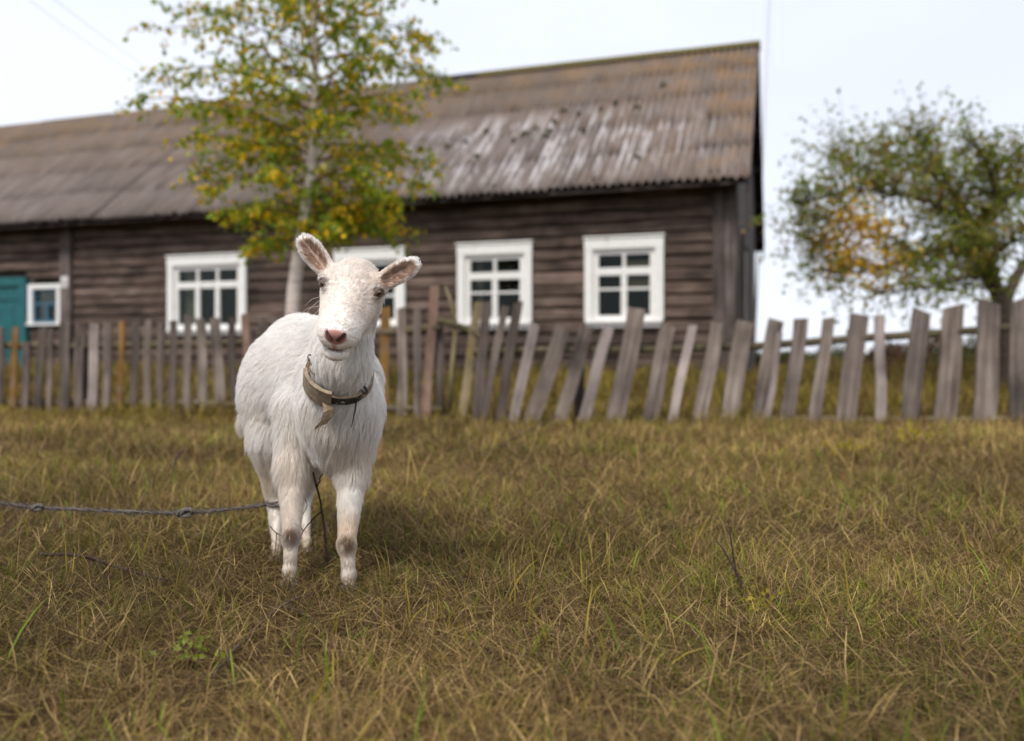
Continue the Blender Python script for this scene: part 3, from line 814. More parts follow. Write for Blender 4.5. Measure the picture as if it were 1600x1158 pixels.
# windows
curtain_m = plain('curtain_cloth', (.42, .36, .30), .9, .2, 14)
card_m = plain('cardboard', (.30, .22, .16), .9, .2, 10)
def window(W, cols, label=None):
    x0, x1, z0, z1 = W; xs = (x0, x1); tw, tt = .125, .16
    w = MB(); w.box2((x0, -.090, z1 - tt), (x1, -.03, z1)); root = w.build('window', white_p, house)                    # head board
    piece((x0 + .004, -.088, z0 + .05), (x0 + tw, -.03, z1 - tt - .002), 'jamb_trim', white_p, root, .004)
    piece((x1 - tw, -.088, z0 + .05), (x1 - .004, -.03, z1 - tt - .002), 'jamb_trim', white_p, root, .004)
    piece((x0 - .012, -.110, z1 - .001), (x1 + .012, -.025, z1 + .028), 'cornice', white_p, root, .004)
    piece((x0 + .02, -.125, z0 + .012), (x1 - .02, -.02, z0 + .048), 'sill', white_p, root, .005)
    piece((x0 + .03, -.080, z0 - .05), (x1 - .03, -.03, z0 + .011), 'apron', white_p, root)
    a0, a1, c0, c1 = x0 + tw + .002, x1 - tw - .002, z0 + .05, z1 - tt - .002
    y0, y1, fw = -.040, .03, .075
    fb = MB(); fb.box2((a0, y0, c0), (a1, y1, c0 + fw)); fb.box2((a0, y0, c1 - fw), (a1, y1, c1)); fb.box2((a0, y0 + .001, c0 + fw), (a0 + fw, y1, c1 - fw)); fb.box2((a1 - fw, y0 + .001, c0 + fw), (a1, y1, c1 - fw))
    sash = fb.build('sash', white_p, root)
    i0, i1, k0, k1 = a0 + fw, a1 - fw, c0 + fw, c1 - fw
    tz = k0 + (k1 - k0) * .72
    piece((i0, y0 - .004, tz - .055), (i1, y1, tz + .055), 'transom', white_p, root, .003)
    mz = k0 + (tz - k0) * (.60 if cols == 2 else .0)
    step = (i1 - i0) / cols
    for c in range(1, cols):
        xm = i0 + step * c
        piece((xm - .042, y0 - .002, k0), (xm + .042, y1, tz - .056), 'mullion', white_p, root, .003)
        piece((xm - .022, y0 + .002, tz + .056), (xm + .022, y1, k1), 'mullion', white_p, root, .003)
    for c in range(cols):
        p0 = i0 + step * c + (.042 if c else 0); p1 = i0 + step * (c + 1) - (.042 if c < cols - 1 else 0)
        u0 = i0 + step * c + (.022 if c else 0); u1 = i0 + step * (c + 1) - (.022 if c < cols - 1 else 0)
        piece((u0 - .004, .0, tz + .050), (u1 + .004, .005, k1 + .004), 'pane', glass, root)
        if cols == 2:
            piece((p0, y0 + .012, mz - .016), (p1, y1, mz + .016), 'glazing_bar', white_p, root)
            piece((p0 - .004, .0, mz + .012), (p1 + .004, .005, tz - .050), 'pane', glass, root)
            piece((p0 - .004, .0, k0 - .004), (p1 + .004, .005, mz - .012), 'pane', glass, root)
        else:
            piece((p0 - .004, .0, k0 - .004), (p1 + .004, .005, tz - .050), 'pane', glass, root)
    return root, (i0, i1, k0, tz, k1)
w4, g4 = window(WINS[0], 2); w3, g3 = window(WINS[1], 2); w2, g2 = window(WINS[2], 2); w1, g1 = window(WINS[3], 3)
def curtain(x0, x1, z0, z1, y, mat, root, waves=7):
    mb = MB(); vs = []; fs = []; n = waves * 6
    for i in range(n + 1):
        x = x0 + (x1 - x0) * i / n; dy = .012 * math.sin(i / 6 * 2 * math.pi) + .004 * math.sin(i)
        vs += [(x, y + dy, z0), (x, y + dy * .6, z1)]
    for i in range(n): fs.append((i * 2, i * 2 + 2, i * 2 + 3, i * 2 + 1))
    mb.add(vs, fs); mb.build('curtain', mat, root, smooth=True)
i0, i1, k0, tz, k1 = g4
piece(((i0 + i1) / 2 + .05, .035, k0 + (tz - k0) * .62), (i1, .040, tz - .05), 'cardboard', card_m, w4)
piece(((i0 + i1) / 2 + .03, .035, tz + .05), (i1, .040, tz + (k1 - tz) * .6), 'cardboard', card_m, w4)
i0, i1, k0, tz, k1 = g1
curtain(i0, i0 + .22, k0, k1, .15, curtain_m, w1, 3); curtain(i1 - .2, i1, k0, k1, .16, plain('red_curtain', (.16, .06, .045), .9, .3, 12), w1, 3)
i0, i1, k0, tz, k1 = g3
curtain(i0 + .02, i0 + .12, k0, k1, .2, curtain_m, w3, 2)
# small window with a blue inner frame
x0, x1, z0, z1 = SMALL
sw = MB(); sw.box2((x0, -.085, z1 - .085), (x1, -.03, z1)); sw_o = sw.build('small_window', white_p, house); sw_o['label'] = 'small window with white trim and blue inner sash'
piece((x0, -.083, z0), (x0 + .10, -.03, z1 - .087), 'jamb_trim', white_p, sw_o); piece((x1 - .10, -.083, z0), (x1, -.03, z1 - .087), 'jamb_trim', white_p, sw_o)
piece((x0 - .02, -.11, z0 - .04), (x1 + .02, -.03, z0 - .002), 'sill', white_p, sw_o)
for a, b, c, d in ((x0 + .102, x0 + .14, z0, z1 - .09), (x1 - .14, x1 - .102, z0, z1 - .09), (x0 + .142, x1 - .142, z0, z0 + .05), (x0 + .142, x1 - .142, z1 - .13, z1 - .09), ((x0 + x1) / 2 + .0, (x0 + x1) / 2 + .05, z0 + .052, z0 + .34), (x0 + .142, x1 - .142, z0 + .342, z0 + .375)):
    piece((a, -.045, c), (b, .03, d), 'sash_bar', blue_p, sw_o)
piece((x0 + .135, .0, z0 + .045), (x1 - .135, .005, z1 - .125), 'pane', glass, sw_o)
# teal door
x0, x1, z0, z1 = DOOR
dr = MB(); dr.box2((x0, -.10, z1 - .16), (x1, .02, z1)); door = dr.build('door', teal_p, house); door['label'] = 'teal painted plank door in a teal frame'
piece((x1 - .17, -.10, z0), (x1, .02, z1 - .162), 'frame_post', teal_p, door); piece((x0, -.10, z0), (x0 + .14, .02, z1 - .162), 'frame_post', teal_p, door)
nx = 5
for i in range(nx):
    a = x0 + .142 + (x1 - x0 - .314) * i / nx; b = x0 + .142 + (x1 - x0 - .314) * (i + 1) / nx
    piece((a + .003, -.05, z0), (b - .003, -.01, z1 - .165), 'plank', teal_p, door, .004)
piece((x0 + .16, -.075, z1 - .42), (x1 - .19, -.0505, z1 - .33), 'ledge', teal_p, door); piece((x0 + .16, -.075, .35), (x1 - .19, -.0505, .44), 'ledge', teal_p, door)
# house number plate
plate_m = plain('enamel_white', (.66, .62, .60), .4, .15, 30)
mb = MB(); mb.box2((-.083, -.004, -.10), (.083, .004, .10)); pl = mb.build('number_plate', plate_m, house, (-11.88, -.093, 1.655), (0, R(3), 0))
fc = bpy.data.curves.new('digits', 'FONT'); fc.body = '63'; fc.size = .135; fc.align_x = 'CENTER'; fc.align_y = 'CENTER'; fc.extrude = .001
fo = bpy.data.objects.new('digits_tmp', fc); C.objects.link(fo); bpy.context.view_layer.update()
dm = bpy.data.meshes.new_from_object(fo.evaluated_get(bpy.context.evaluated_depsgraph_get())); bpy.data.objects.remove(fo, do_unlink=True)
dm.materials.clear(); dm.materials.append(plain('digit_paint', (.10, .075, .07), .6, .1)); do = link('number', dm, pl, (0, -.006, -.02), (R(90), 0, 0))

# eaves: joist ends, wall plate, soffit boards, insulator bracket
for a in (3.44, 1.92, .28, 5.2, 7.0, 8.9, 11.2, 13.1):
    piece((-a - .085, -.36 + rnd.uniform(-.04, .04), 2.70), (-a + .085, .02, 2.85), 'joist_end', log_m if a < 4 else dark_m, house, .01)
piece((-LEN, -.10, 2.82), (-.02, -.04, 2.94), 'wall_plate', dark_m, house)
ib = MB(); ib.box2((-10.50, -.20, 2.60), (-9.64, -.16, 2.68)); br = ib.build('insulator_bracket', board_m, house)
mb = MB(); mb.box2((-10.1, -.165, 2.62), (-10.02, .0, 2.68)); mb.build('strut', board_m, br)
for x in (-10.40, -10.02):
    mb = MB(); mb.tube([(x, -.18, 2.675), (x, -.18, 2.71), (x, -.18, 2.72), (x, -.18, 2.76), (x, -.18, 2.79)], [.028, .036, .024, .034, .018], 10); mb.build('insulator', white_p, br, smooth=True)

# roof ---------------------------------------------------------------
roof_m, N_, L_, b_ = new_mat('old_corrugated_roof')
tc = N_.new('ShaderNodeTexCoord'); tc.object = house; oi = N_.new('ShaderNodeObjectInfo'); co = tc.outputs['Object']
mp = N_.new('ShaderNodeMapping'); mp.inputs['Scale'].default_value = (6.5, .9, .9); L_.new(co, mp.inputs['Vector'])
streak = noise_node(N_, L_, mp.outputs[0], 1.6, 6, .6); big = noise_node(N_, L_, co, .55, 4); fine = noise_node(N_, L_, co, 16, 6, .7); mid = noise_node(N_, L_, co, 2.6, 5, .6)
rb = ramp(N_, [(.25, (.098, .076, .067)), (.5, (.170, .138, .125)), (.75, (.255, .215, .200))]); L_.new(streak.outputs['Fac'], rb.inputs[0])
ob = maprange(N_, L_, oi.outputs['Random'], 0, 1, .84, 1.16)
sc = N_.new('ShaderNodeVectorMath'); sc.operation = 'SCALE'; L_.new(rb.outputs[0], sc.inputs[0]); L_.new(ob, sc.inputs['Scale']); col = sc.outputs[0]
sep = N_.new('ShaderNodeSeparateXYZ'); L_.new(co, sep.inputs[0])
def M2(op, a, b=0.0):
    m = N_.new('ShaderNodeMath'); m.operation = op
    for i, v in enumerate((a, b)):
        if hasattr(v, 'links'): L_.new(v, m.inputs[i])
        else: m.inputs[i].default_value = v
    return m.outputs[0]
# brown-olive film towards the ridge, ochre lichen on the upper part and by the verge
zup = maprange(N_, L_, sep.outputs['Z'], 3.6, 5.9, 0, 1)
film = M2('MULTIPLY', maprange(N_, L_, big.outputs['Fac'], .30, .65, .25, .8), maprange(N_, L_, zup, 0, .8, .25, 1))
col = mix(N_, L_, col, (.150, .112, .082), film)
verge = maprange(N_, L_, sep.outputs['X'], -2.6, .1, 0, 1)
li = M2('MULTIPLY', M2('ADD', M2('MULTIPLY', zup, .62), M2('MULTIPLY', verge, .50)), maprange(N_, L_, mid.outputs['Fac'], .42, .62, 0, 1))
li = M2('MULTIPLY', li, maprange(N_, L_, fine.outputs['Fac'], .38, .6, .1, 1))
col = mix(N_, L_, col, (.300, .165, .055), M2('MINIMUM', li, .8))
# worn pale patches around the middle of the slope
dx = M2('DIVIDE', M2('ADD', sep.outputs['X'], 3.2), 3.3); dz = M2('DIVIDE', M2('ADD', sep.outputs['Z'], -3.60), 1.05)
spot = M2('SUBTRACT', 1.0, M2('SQRT', M2('ADD', M2('MULTIPLY', dx, dx), M2('MULTIPLY', dz, dz))))
mp2 = N_.new('ShaderNodeMapping'); mp2.inputs['Scale'].default_value = (7.5, 1.0, 1.0); L_.new(co, mp2.inputs['Vector']); pn = noise_node(N_, L_, mp2.outputs[0], 1.0, 5, .6)
pf = M2('MULTIPLY', maprange(N_, L_, spot, 0, .55, 0, 1), maprange(N_, L_, M2('ADD', pn.outputs['Fac'], M2('MULTIPLY', M2('COSINE', M2('MULTIPLY', M2('SUBTRACT', OG, sep.outputs['X']), 2 * math.pi / .115)), .05)), .50, .62, 0, 1))
col = mix(N_, L_, col, (.56, .53, .53), M2('MULTIPLY', pf, .9))
L_.new(col, b_.inputs['Base Color']); b_.inputs['Roughness'].default_value = .85; b_.inputs['Specular IOR Level'].default_value = .3
bp = N_.new('ShaderNodeBump'); bp.inputs['Strength'].default_value = .5; bp.inputs['Distance'].default_value = .006; L_.new(fine.outputs['Fac'], bp.inputs['Height']); L_.new(bp.outputs[0], b_.inputs['Normal'])

PITCH, WAVES, AMP = .115, 6, .031
SW = PITCH * WAVES
def sheet_mesh(length, waves=WAVES, broken=0, seg=8):
    """corrugated sheet, x across the waves, y up the slope, z out; 6 mm thick"""
    n = waves * seg; vs = []; fs = []; ny = 2
    for side in (0, 1):
        for j in range(ny + 1):
            for i in range(n + 1):
                x = PITCH * waves * i / n; y = length * j / ny
                if j == 0: y += (rnd.uniform(-.004, .010) + (broken * max(0, math.sin(i * .23 + broken * 40)) if broken else 0))
                vs.append((x, y, AMP * math.cos(2 * math.pi * x / PITCH) - (.007 if side else 0)))
    w = n + 1; o = (ny + 1) * w
    for j in range(ny):
        for i in range(n):
            a = j * w + i; fs.append((a, a + 1, a + w + 1, a + w)); fs.append((o + a, o + a + w, o + a + w + 1, o + a + 1))
    for i in range(n):
        fs.append((i, o + i, o + i + 1, i + 1)); a = ny * w + i; fs.append((a, a + 1, o + a + 1, o + a))
    for j in range(ny):
        a = j * w; fs.append((a, a + w, o + a + w, o + a)); a = j * w + n; fs.append((a, o + a, o + a + w, a + w))
    mb = MB(); mb.add(vs, fs); return mb.mesh('sheet', roof_m, True)
ROWS = 5; SLEN = (RIDGE - EAVE) / math.sin(SL); EXPO = SLEN / ROWS
variants = [sheet_mesh(EXPO + .13), sheet_mesh(EXPO + .13), sheet_mesh(EXPO + .13, broken=.05), sheet_mesh(EXPO + .15, broken=.03)]
rk = MB(); rk.add([(-LEN - .1, -OE + .06, EAVE - .075), (OG - .04, -OE + .06, EAVE - .075), (OG - .04, WID / 2, RIDGE - .10), (-LEN - .1, WID / 2, RIDGE - .10), (-LEN - .1, WID + OE - .06, EAVE - .075), (OG - .04, WID + OE - .06, EAVE - .075),
                  (-LEN - .1, -OE + .06, EAVE - .050), (OG - .04, -OE + .06, EAVE - .050), (OG - .04, WID / 2, RIDGE - .072), (-LEN - .1, WID / 2, RIDGE - .072), (-LEN - .1, WID + OE - .06, EAVE - .050), (OG - .04, WID + OE - .06, EAVE - .050)],
                 [(0, 3, 2, 1), (3, 4, 5, 2), (6, 7, 8, 9), (9, 8, 11, 10), (0, 1, 7, 6), (1, 2, 8, 7), (2, 5, 11, 8), (3, 0, 6, 9), (4, 3, 9, 10), (5, 4, 10, 11)])
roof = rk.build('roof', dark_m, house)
cols = int(round((LEN + OG + .1) / SW)); x_r = OG
for c in range(cols):
    xl = x_r - SW * (c + 1); left_part = xl < -11.2
    for r in range(ROWS):
        s = r * EXPO - (.05 if r else .0) + rnd.uniform(-.018, .018)
        y = -OE + s * math.cos(SL); zz = EAVE + s * math.sin(SL)
        up = .003 + rnd.uniform(0, .003) + (.022 if left_part else 0)
        o = link('sheet', variants[(c * 7 + r * 3 + rnd.randrange(4)) % 4], roof)
        o.rotation_euler = (SL - .005, rnd.uniform(-.003, .003), rnd.uniform(-.004, .004))
        o.location = (xl, y - math.sin(SL) * up, zz + math.cos(SL) * up)
# back slope: one long corrugated skin
mb = MB(); n = int((LEN + OG) / PITCH) * 6; vs = []; fs = []
for i in range(n + 1):
    x = OG - (LEN + OG) * i / n; d = AMP * math.cos(2 * math.pi * (OG - x) / PITCH)
    vs += [(x, WID / 2 + .02, RIDGE + d), (x, WID + OE, EAVE + d)]
for i in range(n): fs.append((i * 2, i * 2 + 1, i * 2 + 3, i * 2 + 2))
mb.add(vs, fs); mb.build('back_slope', roof_m, roof, smooth=True)
moss_m = plain('ridge_moss', (.105, .085, .030), .95, .5, 25, 0, .6)
x = OG + .02
while x > -5.9:
    L = min(rnd.uniform(1.5, 2.2), x + 6.2); a = RIDGE + .035 + rnd.uniform(-.006, .012)
    mb = MB()
    for sgn in (-1, 1):
        mb.add([(x, WID / 2, a), (x - L + .006, WID / 2, a), (x - L + .006, WID / 2 + sgn * .17, a - .135), (x, WID / 2 + sgn * .17, a - .135), (x, WID / 2, a + .02), (x - L + .006, WID / 2, a + .02), (x - L + .006, WID / 2 + sgn * .185, a - .12), (x, WID / 2 + sgn * .185, a - .12)],
               [(0, 1, 2, 3), (4, 7, 6, 5), (0, 3, 7, 4), (1, 5, 6, 2), (3, 2, 6, 7), (0, 4, 5, 1)])
    mb.build('ridge_cap', moss_m if x > -4 else dark_m, roof); x -= L
# verge: barge boards front and back, moss along them, purlin ends under the overhang
for y0, z0, y1, z1 in ((-OE + .02, EAVE - .03, WID / 2, RIDGE - .035), (WID + OE - .02, EAVE - .03, WID / 2, RIDGE - .035)):
    mb = MB(); xa, xb = OG - .035, OG - .008; hh = .20
    mb.add([(xa, y0, z0), (xb, y0, z0), (xb, y1, z1), (xa, y1, z1), (xa, y0, z0 - hh), (xb, y0, z0 - hh), (xb, y1, z1 - hh), (xa, y1, z1 - hh)],
           [(0, 1, 2, 3), (7, 6, 5, 4), (0, 4, 5, 1), (1, 5, 6, 2), (2, 6, 7, 3), (3, 7, 4, 0)])
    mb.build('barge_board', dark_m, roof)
for k in range(5):
    t = (k + .35) / 5
    for sgn in (0, 1):
        y = -OE + .2 + t * (WID / 2 + OE - .25); zc = EAVE + (y + OE) * math.tan(SL) - .20
        if sgn: y = WID - y
        piece((-.015, y - .06, zc - .06), (OG - .037, y + .06, zc + .06), 'purlin_end', dark_m, roof)
# clumps of dark moss on the worn patch
spot_m = plain('dark_moss', (.040, .036, .020), .95, .5, 40, 0, .6)
for (a, b) in ((700, 231), (745, 246), (760, 207), (803, 221), (820, 211), (836, 203), (858, 207), (866, 192), (912, 206), (940, 172), (962, 163), (1037, 135), (905, 180), (880, 175), (995, 170), (995, 248), (852, 215), (728, 224)):
    d = np.array([(a - 800) / FPX, 1, -(b - HOR) / FPX])
    ex = np.array([math.cos(TH), -math.sin(TH), 0]); ey = np.array([math.sin(TH), math.cos(TH), 0])
    P0 = np.array(H0) + ey * (-OE) + np.array([0, 0, EAVE]); nrm = -ey * math.sin(SL) + np.array([0, 0, math.cos(SL)])
    t = ((P0 - np.array([0, 0, CAMZ])) @ nrm) / (d @ nrm); q = d * t + np.array([0, 0, CAMZ]) - np.array(H0)
    lx, ly, lz = q @ ex, q @ ey, q[2]; s = rnd.uniform(.035, .065)
    mb = MB(); vs = []; n = 8
    for zc, rr in ((-.01, 1.0), (.022, .85), (.05, .4)):
        for k in range(n):
            g = 2 * math.pi * k / n; rj = rr * s * rnd.uniform(.8, 1.25); vs.append((math.cos(g) * rj * 1.3, math.sin(g) * rj, zc))
    mb.add(vs, [(j * n + k, j * n + (k + 1) % n, (j + 1) * n + (k + 1) % n, (j + 1) * n + k) for j in range(2) for k in range(n)] + [tuple(2 * n + k for k in range(n))])
    mb.build('moss_clump', spot_m, roof, (lx, ly - .008, lz + .010), (SL, 0, 0), smooth=True)
# ------------------------------------------------------------------ ground
soil, N_, L_, b_ = new_mat('thatchy_soil')
tc = N_.new('ShaderNodeTexCoord'); co = tc.outputs['Object']
n1 = noise_node(N_, L_, co, 1.3, 6, .6); n2 = noise_node(N_, L_, co, 22, 8, .7)
r1 = ramp(N_, [(.3, (.030, .019, .009)), (.5, (.060, .038, .015)), (.7, (.050, .042, .013))]); L_.new(n1.outputs['Fac'], r1.inputs[0])
L_.new(mix(N_, L_, r1.outputs[0], (.13, .09, .038), maprange(N_, L_, n2.outputs['Fac'], .45, .75, 0, .8)), b_.inputs['Base Color'])
b_.inputs['Roughness'].default_value = .95; b_.inputs['Specular IOR Level'].default_value = .1
bp = N_.new('ShaderNodeBump'); bp.inputs['Strength'].default_value = .8; bp.inputs['Distance'].default_value = .02; L_.new(n2.outputs['Fac'], bp.inputs['Height']); L_.new(bp.outputs[0], b_.inputs['Normal'])
gx = np.concatenate([[-900, -300, -100, -40, -20], np.arange(-12, 12.01, .2), [20, 40, 100, 300, 900]])
gy = np.concatenate([[-200, -40, -10], np.arange(-3, 18.01, .2), [24, 40, 80, 160, 400, 1500]])
XX, YY = np.meshgrid(gx, gy, indexing='ij'); VV = np.stack([XX.ravel(), YY.ravel(), ground_z(XX, YY).ravel()], 1)
ii = np.arange(len(gx) * len(gy)).reshape(len(gx), len(gy))
FF = np.stack([ii[:-1, :-1].ravel(), ii[1:, :-1].ravel(), ii[1:, 1:].ravel(), ii[:-1, 1:].ravel()], 1)
tag(link('ground', np_mesh('ground', VV, FF, soil, None, True)), kind='structure')

# ------------------------------------------------------------------ picket fences
pk_m = wood('grey_picket', (.066, .050, .041), (.168, .134, .112), (.285, .238, .208), 'Z', .28)
pk_light = wood('pale_picket', (.17, .135, .120), (.29, .24, .22), (.38, .32, .30), 'Z', .15)
pk_tan = wood('tan_picket', (.16, .095, .065), (.27, .17, .125), (.34, .23, .175), 'Z', .1)
pk_or = wood('ochre_picket', (.11, .062, .022), (.20, .105, .026), (.27, .150, .05), 'Z', .1, (.17, .13, .10))
pk_dark = wood('brown_picket', (.046, .034, .028), (.112, .086, .072), (.190, .152, .132), 'Z', .28)
pk_moss = wood('mossy_picket', (.12, .10, .06), (.22, .175, .10), (.32, .26, .16), 'Z', .1, (.24, .17, .03))
rail_m = wood('mossy_rail', (.045, .036, .022), (.105, .082, .050), (.185, .145, .095), 'X', .2, (.085, .080, .022))
def fence_depth(x): return float(np.interp(x, [-200, 0, 380, 600, 760, 1600, 1900], [8.1, 7.9, 7.6, 7.25, 6.95, 6.85, 6.8]))
def picket(xt, yt, xb, w, mat, parent, off=0.0, notch=None):
    """rough sawn picket from its foot in the soil to its cut top"""
    Y = fence_depth(xb) + off; foot = px(xb, 560, Y); foot[2] = float(ground_z(foot[0], Y)); top = px(xt, yt, Y)
    d = top - foot; L = float(np.linalg.norm(d)) + .10; W = w / FPX * Y; t = rnd.uniform(.018, .027)
    mb = MB(); vs = []; fs = []; n = 7; sl = rnd.uniform(-.18, .18) * W; ph = rnd.uniform(0, 6)
    for i in range(n + 1):
        z = -.10 + L * i / n; k = 1 - .05 * i / n; b = .006 * math.sin(i * .9 + ph)
        a0 = -W / 2 * k * rnd.uniform(.95, 1.03) + b; a1 = W / 2 * k * rnd.uniform(.95, 1.03) + b
        zl = z - (sl if i == n else 0); zr = z + (sl if i == n else 0); yy = .004 * math.sin(i * .6 + ph * 2)
        vs += [(a0, -t / 2 + yy, zl), (a1, -t / 2 + yy, zr), (a1 - .002, t / 2 + yy, zr), (a0 + .002, t / 2 + yy, zl)]
    for i in range(n):
        for k in range(4): fs.append((i * 4 + k, i * 4 + (k + 1) % 4, i * 4 + 4 + (k + 1) % 4, i * 4 + 4 + k))
    fs += [(3, 2, 1, 0), tuple(n * 4 + k for k in range(4))]
    mb.add(vs, fs)
    o = mb.build('picket', mat, parent, Vector(foot) - parent.location, (rnd.uniform(-.02, .02), math.atan2(d[0], d[2]), rnd.uniform(-.10, .10)))
    return o
G_, L2, T_, O_, D_, M_ = pk_m, pk_light, pk_tan, pk_or, pk_dark, pk_moss
LEFT = [(-88, 508, -90, 11, D_), (-66, 505, -64, 14, D_), (-42, 509, -45, 12, D_), (-20, 507, -21, 13, D_), (3, 511, 1, 10, D_), (24, 511, 18, 10, O_), (43, 534, 39, 12, D_), (65, 511, 60, 12, D_), (83, 513, 75, 8, G_), (102, 503, 100, 17, G_), (121, 506, 121, 5, D_), (130, 506, 126, 5, D_), (125, 541, 122, 13, D_),
        (148, 506, 143, 14, L2), (168, 505, 166, 12, G_), (190, 502, 187, 8, O_), (213, 500, 208, 12, D_), (231, 499, 229, 11, G_), (251, 503, 251, 11, D_), (270, 501, 270, 11, D_), (292, 493, 293, 12, G_), (313, 498, 319, 15, G_), (337, 497, 346, 16, G_), (361, 496, 367, 11, D_), (384, 490, 389, 13, T_),
        (410, 494, 411, 12, D_), (433, 496, 434, 13, G_), (456, 491, 455, 12, G_), (478, 495, 480, 14, D_), (502, 490, 501, 12, G_), (526, 488, 527, 14, D_), (551, 486, 550, 13, G_), (576, 484, 576, 13, G_),
        (601, 480, 601, 15, O_), (628, 481, 629, 15, G_), (653, 481, 652, 11, G_), (678, 447, 665, 14, T_)]
RIGHT = [(748, 472, 719, 14, M_), (759, 472, 746, 16, D_), (789, 478, 753, 12, G_), (809, 472, 780, 16, D_), (835, 505, 801, 16, L2), (880, 510, 829, 25, G_), (917, 511, 873, 22, G_), (951, 510, 909, 18, L2), (995, 482, 961, 30, G_), (1045, 508, 1013, 25, G_), (1081, 508, 1048, 14, L2), (1121, 504, 1092, 22, G_),
         (1163, 502, 1138, 28, G_), (1213, 500, 1184, 25, G_), (1219, 520, 1196, 9, L2), (1252, 498, 1229, 23, G_), (1294, 497, 1272, 19, G_), (1344, 491, 1320, 32, G_), (1376, 492, 1375, 16, L2), (1440, 485, 1420, 30, G_), (1494, 478, 1475, 36, G_), (1546, 471, 1537, 37, G_), (1594, 468, 1592, 29, G_),
         (1640, 470, 1632, 33, G_), (1690, 467, 1680, 31, G_), (1738, 469, 1730, 30, G_)]
def fence_root(x, label):
    Y = fence_depth(x); p = px(x, 560, Y); o = empty('picket_fence', (p[0], Y, float(ground_z(p[0], Y)))); tag(o, label, 'fence'); return o
fl = fence_root(300, 'upright grey picket fence with a few ochre pickets behind the goat')
fr = fence_root(1200, 'picket fence of wide grey boards leaning to one side')
for q in LEFT: picket(q[0], q[1], q[2], q[3], q[4], fl)
for i, q in enumerate(RIGHT): picket(q[0], q[1], q[2], q[3], q[4], fr, -.012 if i == 14 else 0)
def rail(pts, r, parent, off=.045, mat=rail_m, name='rail'):
    P = [px(x, y, fence_depth(x) + off) - np.array(parent.location) for x, y in pts]
    mb = MB(); n = 10; pp = []
    for i in range(len(P) - 1):
        for k in range(n): pp.append(P[i] + (P[i + 1] - P[i]) * k / n + rng.normal(0, .003, 3) * np.array([0, 1, 1]))
    pp.append(P[-1]); mb.tube(pp, r, 7, True, .06); return mb.build(name, mat, parent, smooth=True)
rail([(-110, 541), (140, 541), (400, 536), (690, 512)], .036, fl); rail([(-110, 628), (300, 630), (690, 640)], .03, fl)
rail([(684, 500), (716, 509), (760, 530)], .026, fr, .05); rail([(740, 548), (1000, 547), (1185, 541), (1300, 532), (1480, 520), (1760, 500)], .034, fr)
rail([(1180, 654), (1400, 657), (1760, 655)], .026, fr)
for x, yt, par, m in ((687, 500, fl, pk_dark), (395, 515, fl, pk_dark), (135, 520, fl, pk_dark), (-100, 520, fl, pk_dark)):
    Y = fence_depth(x) + .12; b = px(x, 560, Y); b[2] = float(ground_z(b[0], Y)) - .15; t = px(x, yt, Y); o = np.array(par.location)
    mb = MB(); mb.tube([b - o, b * .6 + t * .4 - o, t - o], [.045, .042, .036], 8, True, .08); mb.build('post', m, par, smooth=True)
for x, yt in ((905, 528), (1330, 515), (1700, 490)):
    Y = fence_depth(x) + .13; b = px(x, 560, Y); b[2] = float(ground_z(b[0], Y)) - .15; t = px(x, yt, Y); o = np.array(fr.location)
    mb = MB(); mb.tube([b - o, b * .6 + t * .4 - o, t - o], [.05, .047, .04], 8, True, .08); mb.build('post', pk_dark, fr, smooth=True)
# a bare stick leaning on the gap between the two fences
st = [px(702, 655, 7.2), px(706, 575, 7.15), px(713, 505, 7.1), px(704, 470, 7.1), px(696, 448, 7.1)]; st[0][2] = -.03
so = tube_obj('stick', [p - st[0] for p in st], [.022, .020, .018, .016, .010], pk_moss); so.location = st[0]
tag(so, 'crooked lichen-yellow stick standing beside the dark fence post', 'stick')

# ------------------------------------------------------------------ trees
def leaf_mesh(name, Cn, Ax, Nr, size, wid, col, mat):
    """folded leaves: base, two sides, tip; two triangles each"""
    n = len(Cn); Ax = Ax / np.linalg.norm(Ax, axis=1, keepdims=True); Nr = Nr - Ax * (Ax * Nr).sum(1)[:, None]; Nr = Nr / np.maximum(np.linalg.norm(Nr, axis=1, keepdims=True), 1e-6)
    B = np.cross(Ax, Nr); s = size[:, None]
    V = np.stack([Cn, Cn + Ax * s * .42 + B * s * wid + Nr * s * .10, Cn + Ax * s - Nr * s * .10, Cn + Ax * s * .42 - B * s * wid + Nr * s * .10], 1).reshape(-1, 3)
    i = np.arange(n)[:, None] * 4; F = np.concatenate([i + np.array([0, 1, 2]), i + np.array([0, 2, 3])])
    return np_mesh(name, V, F, mat, np.repeat(col, 4, axis=0))
leaf_m = vcol_mat('leaf', .5, .48, .3)
birch_bark, N_, L_, b_ = new_mat('birch_bark')
tc = N_.new('ShaderNodeTexCoord'); mp = N_.new('ShaderNodeMapping'); mp.inputs['Scale'].default_value = (6, 6, 22); L_.new(tc.outputs['Object'], mp.inputs['Vector'])
n1 = noise_node(N_, L_, mp.outputs[0], 1.0, 5, .65); n2 = noise_node(N_, L_, tc.outputs['Object'], 2.2, 3)
r1 = ramp(N_, [(.30, (.07, .055, .05)), (.38, (.50, .43, .39)), (.6, (.66, .59, .54))]); L_.new(n1.outputs['Fac'], r1.inputs[0])
L_.new(mix(N_, L_, r1.outputs[0], (.40, .28, .20), maprange(N_, L_, n2.outputs['Fac'], .4, .7, 0, .6)), b_.inputs['Base Color']); b_.inputs['Roughness'].default_value = .7
bark = plain('dark_bark', (.085, .062, .048), .9, .4, 30, 0, .7); twig_b = plain('reddish_twig', (.13, .070, .045), .8, .3, 20)

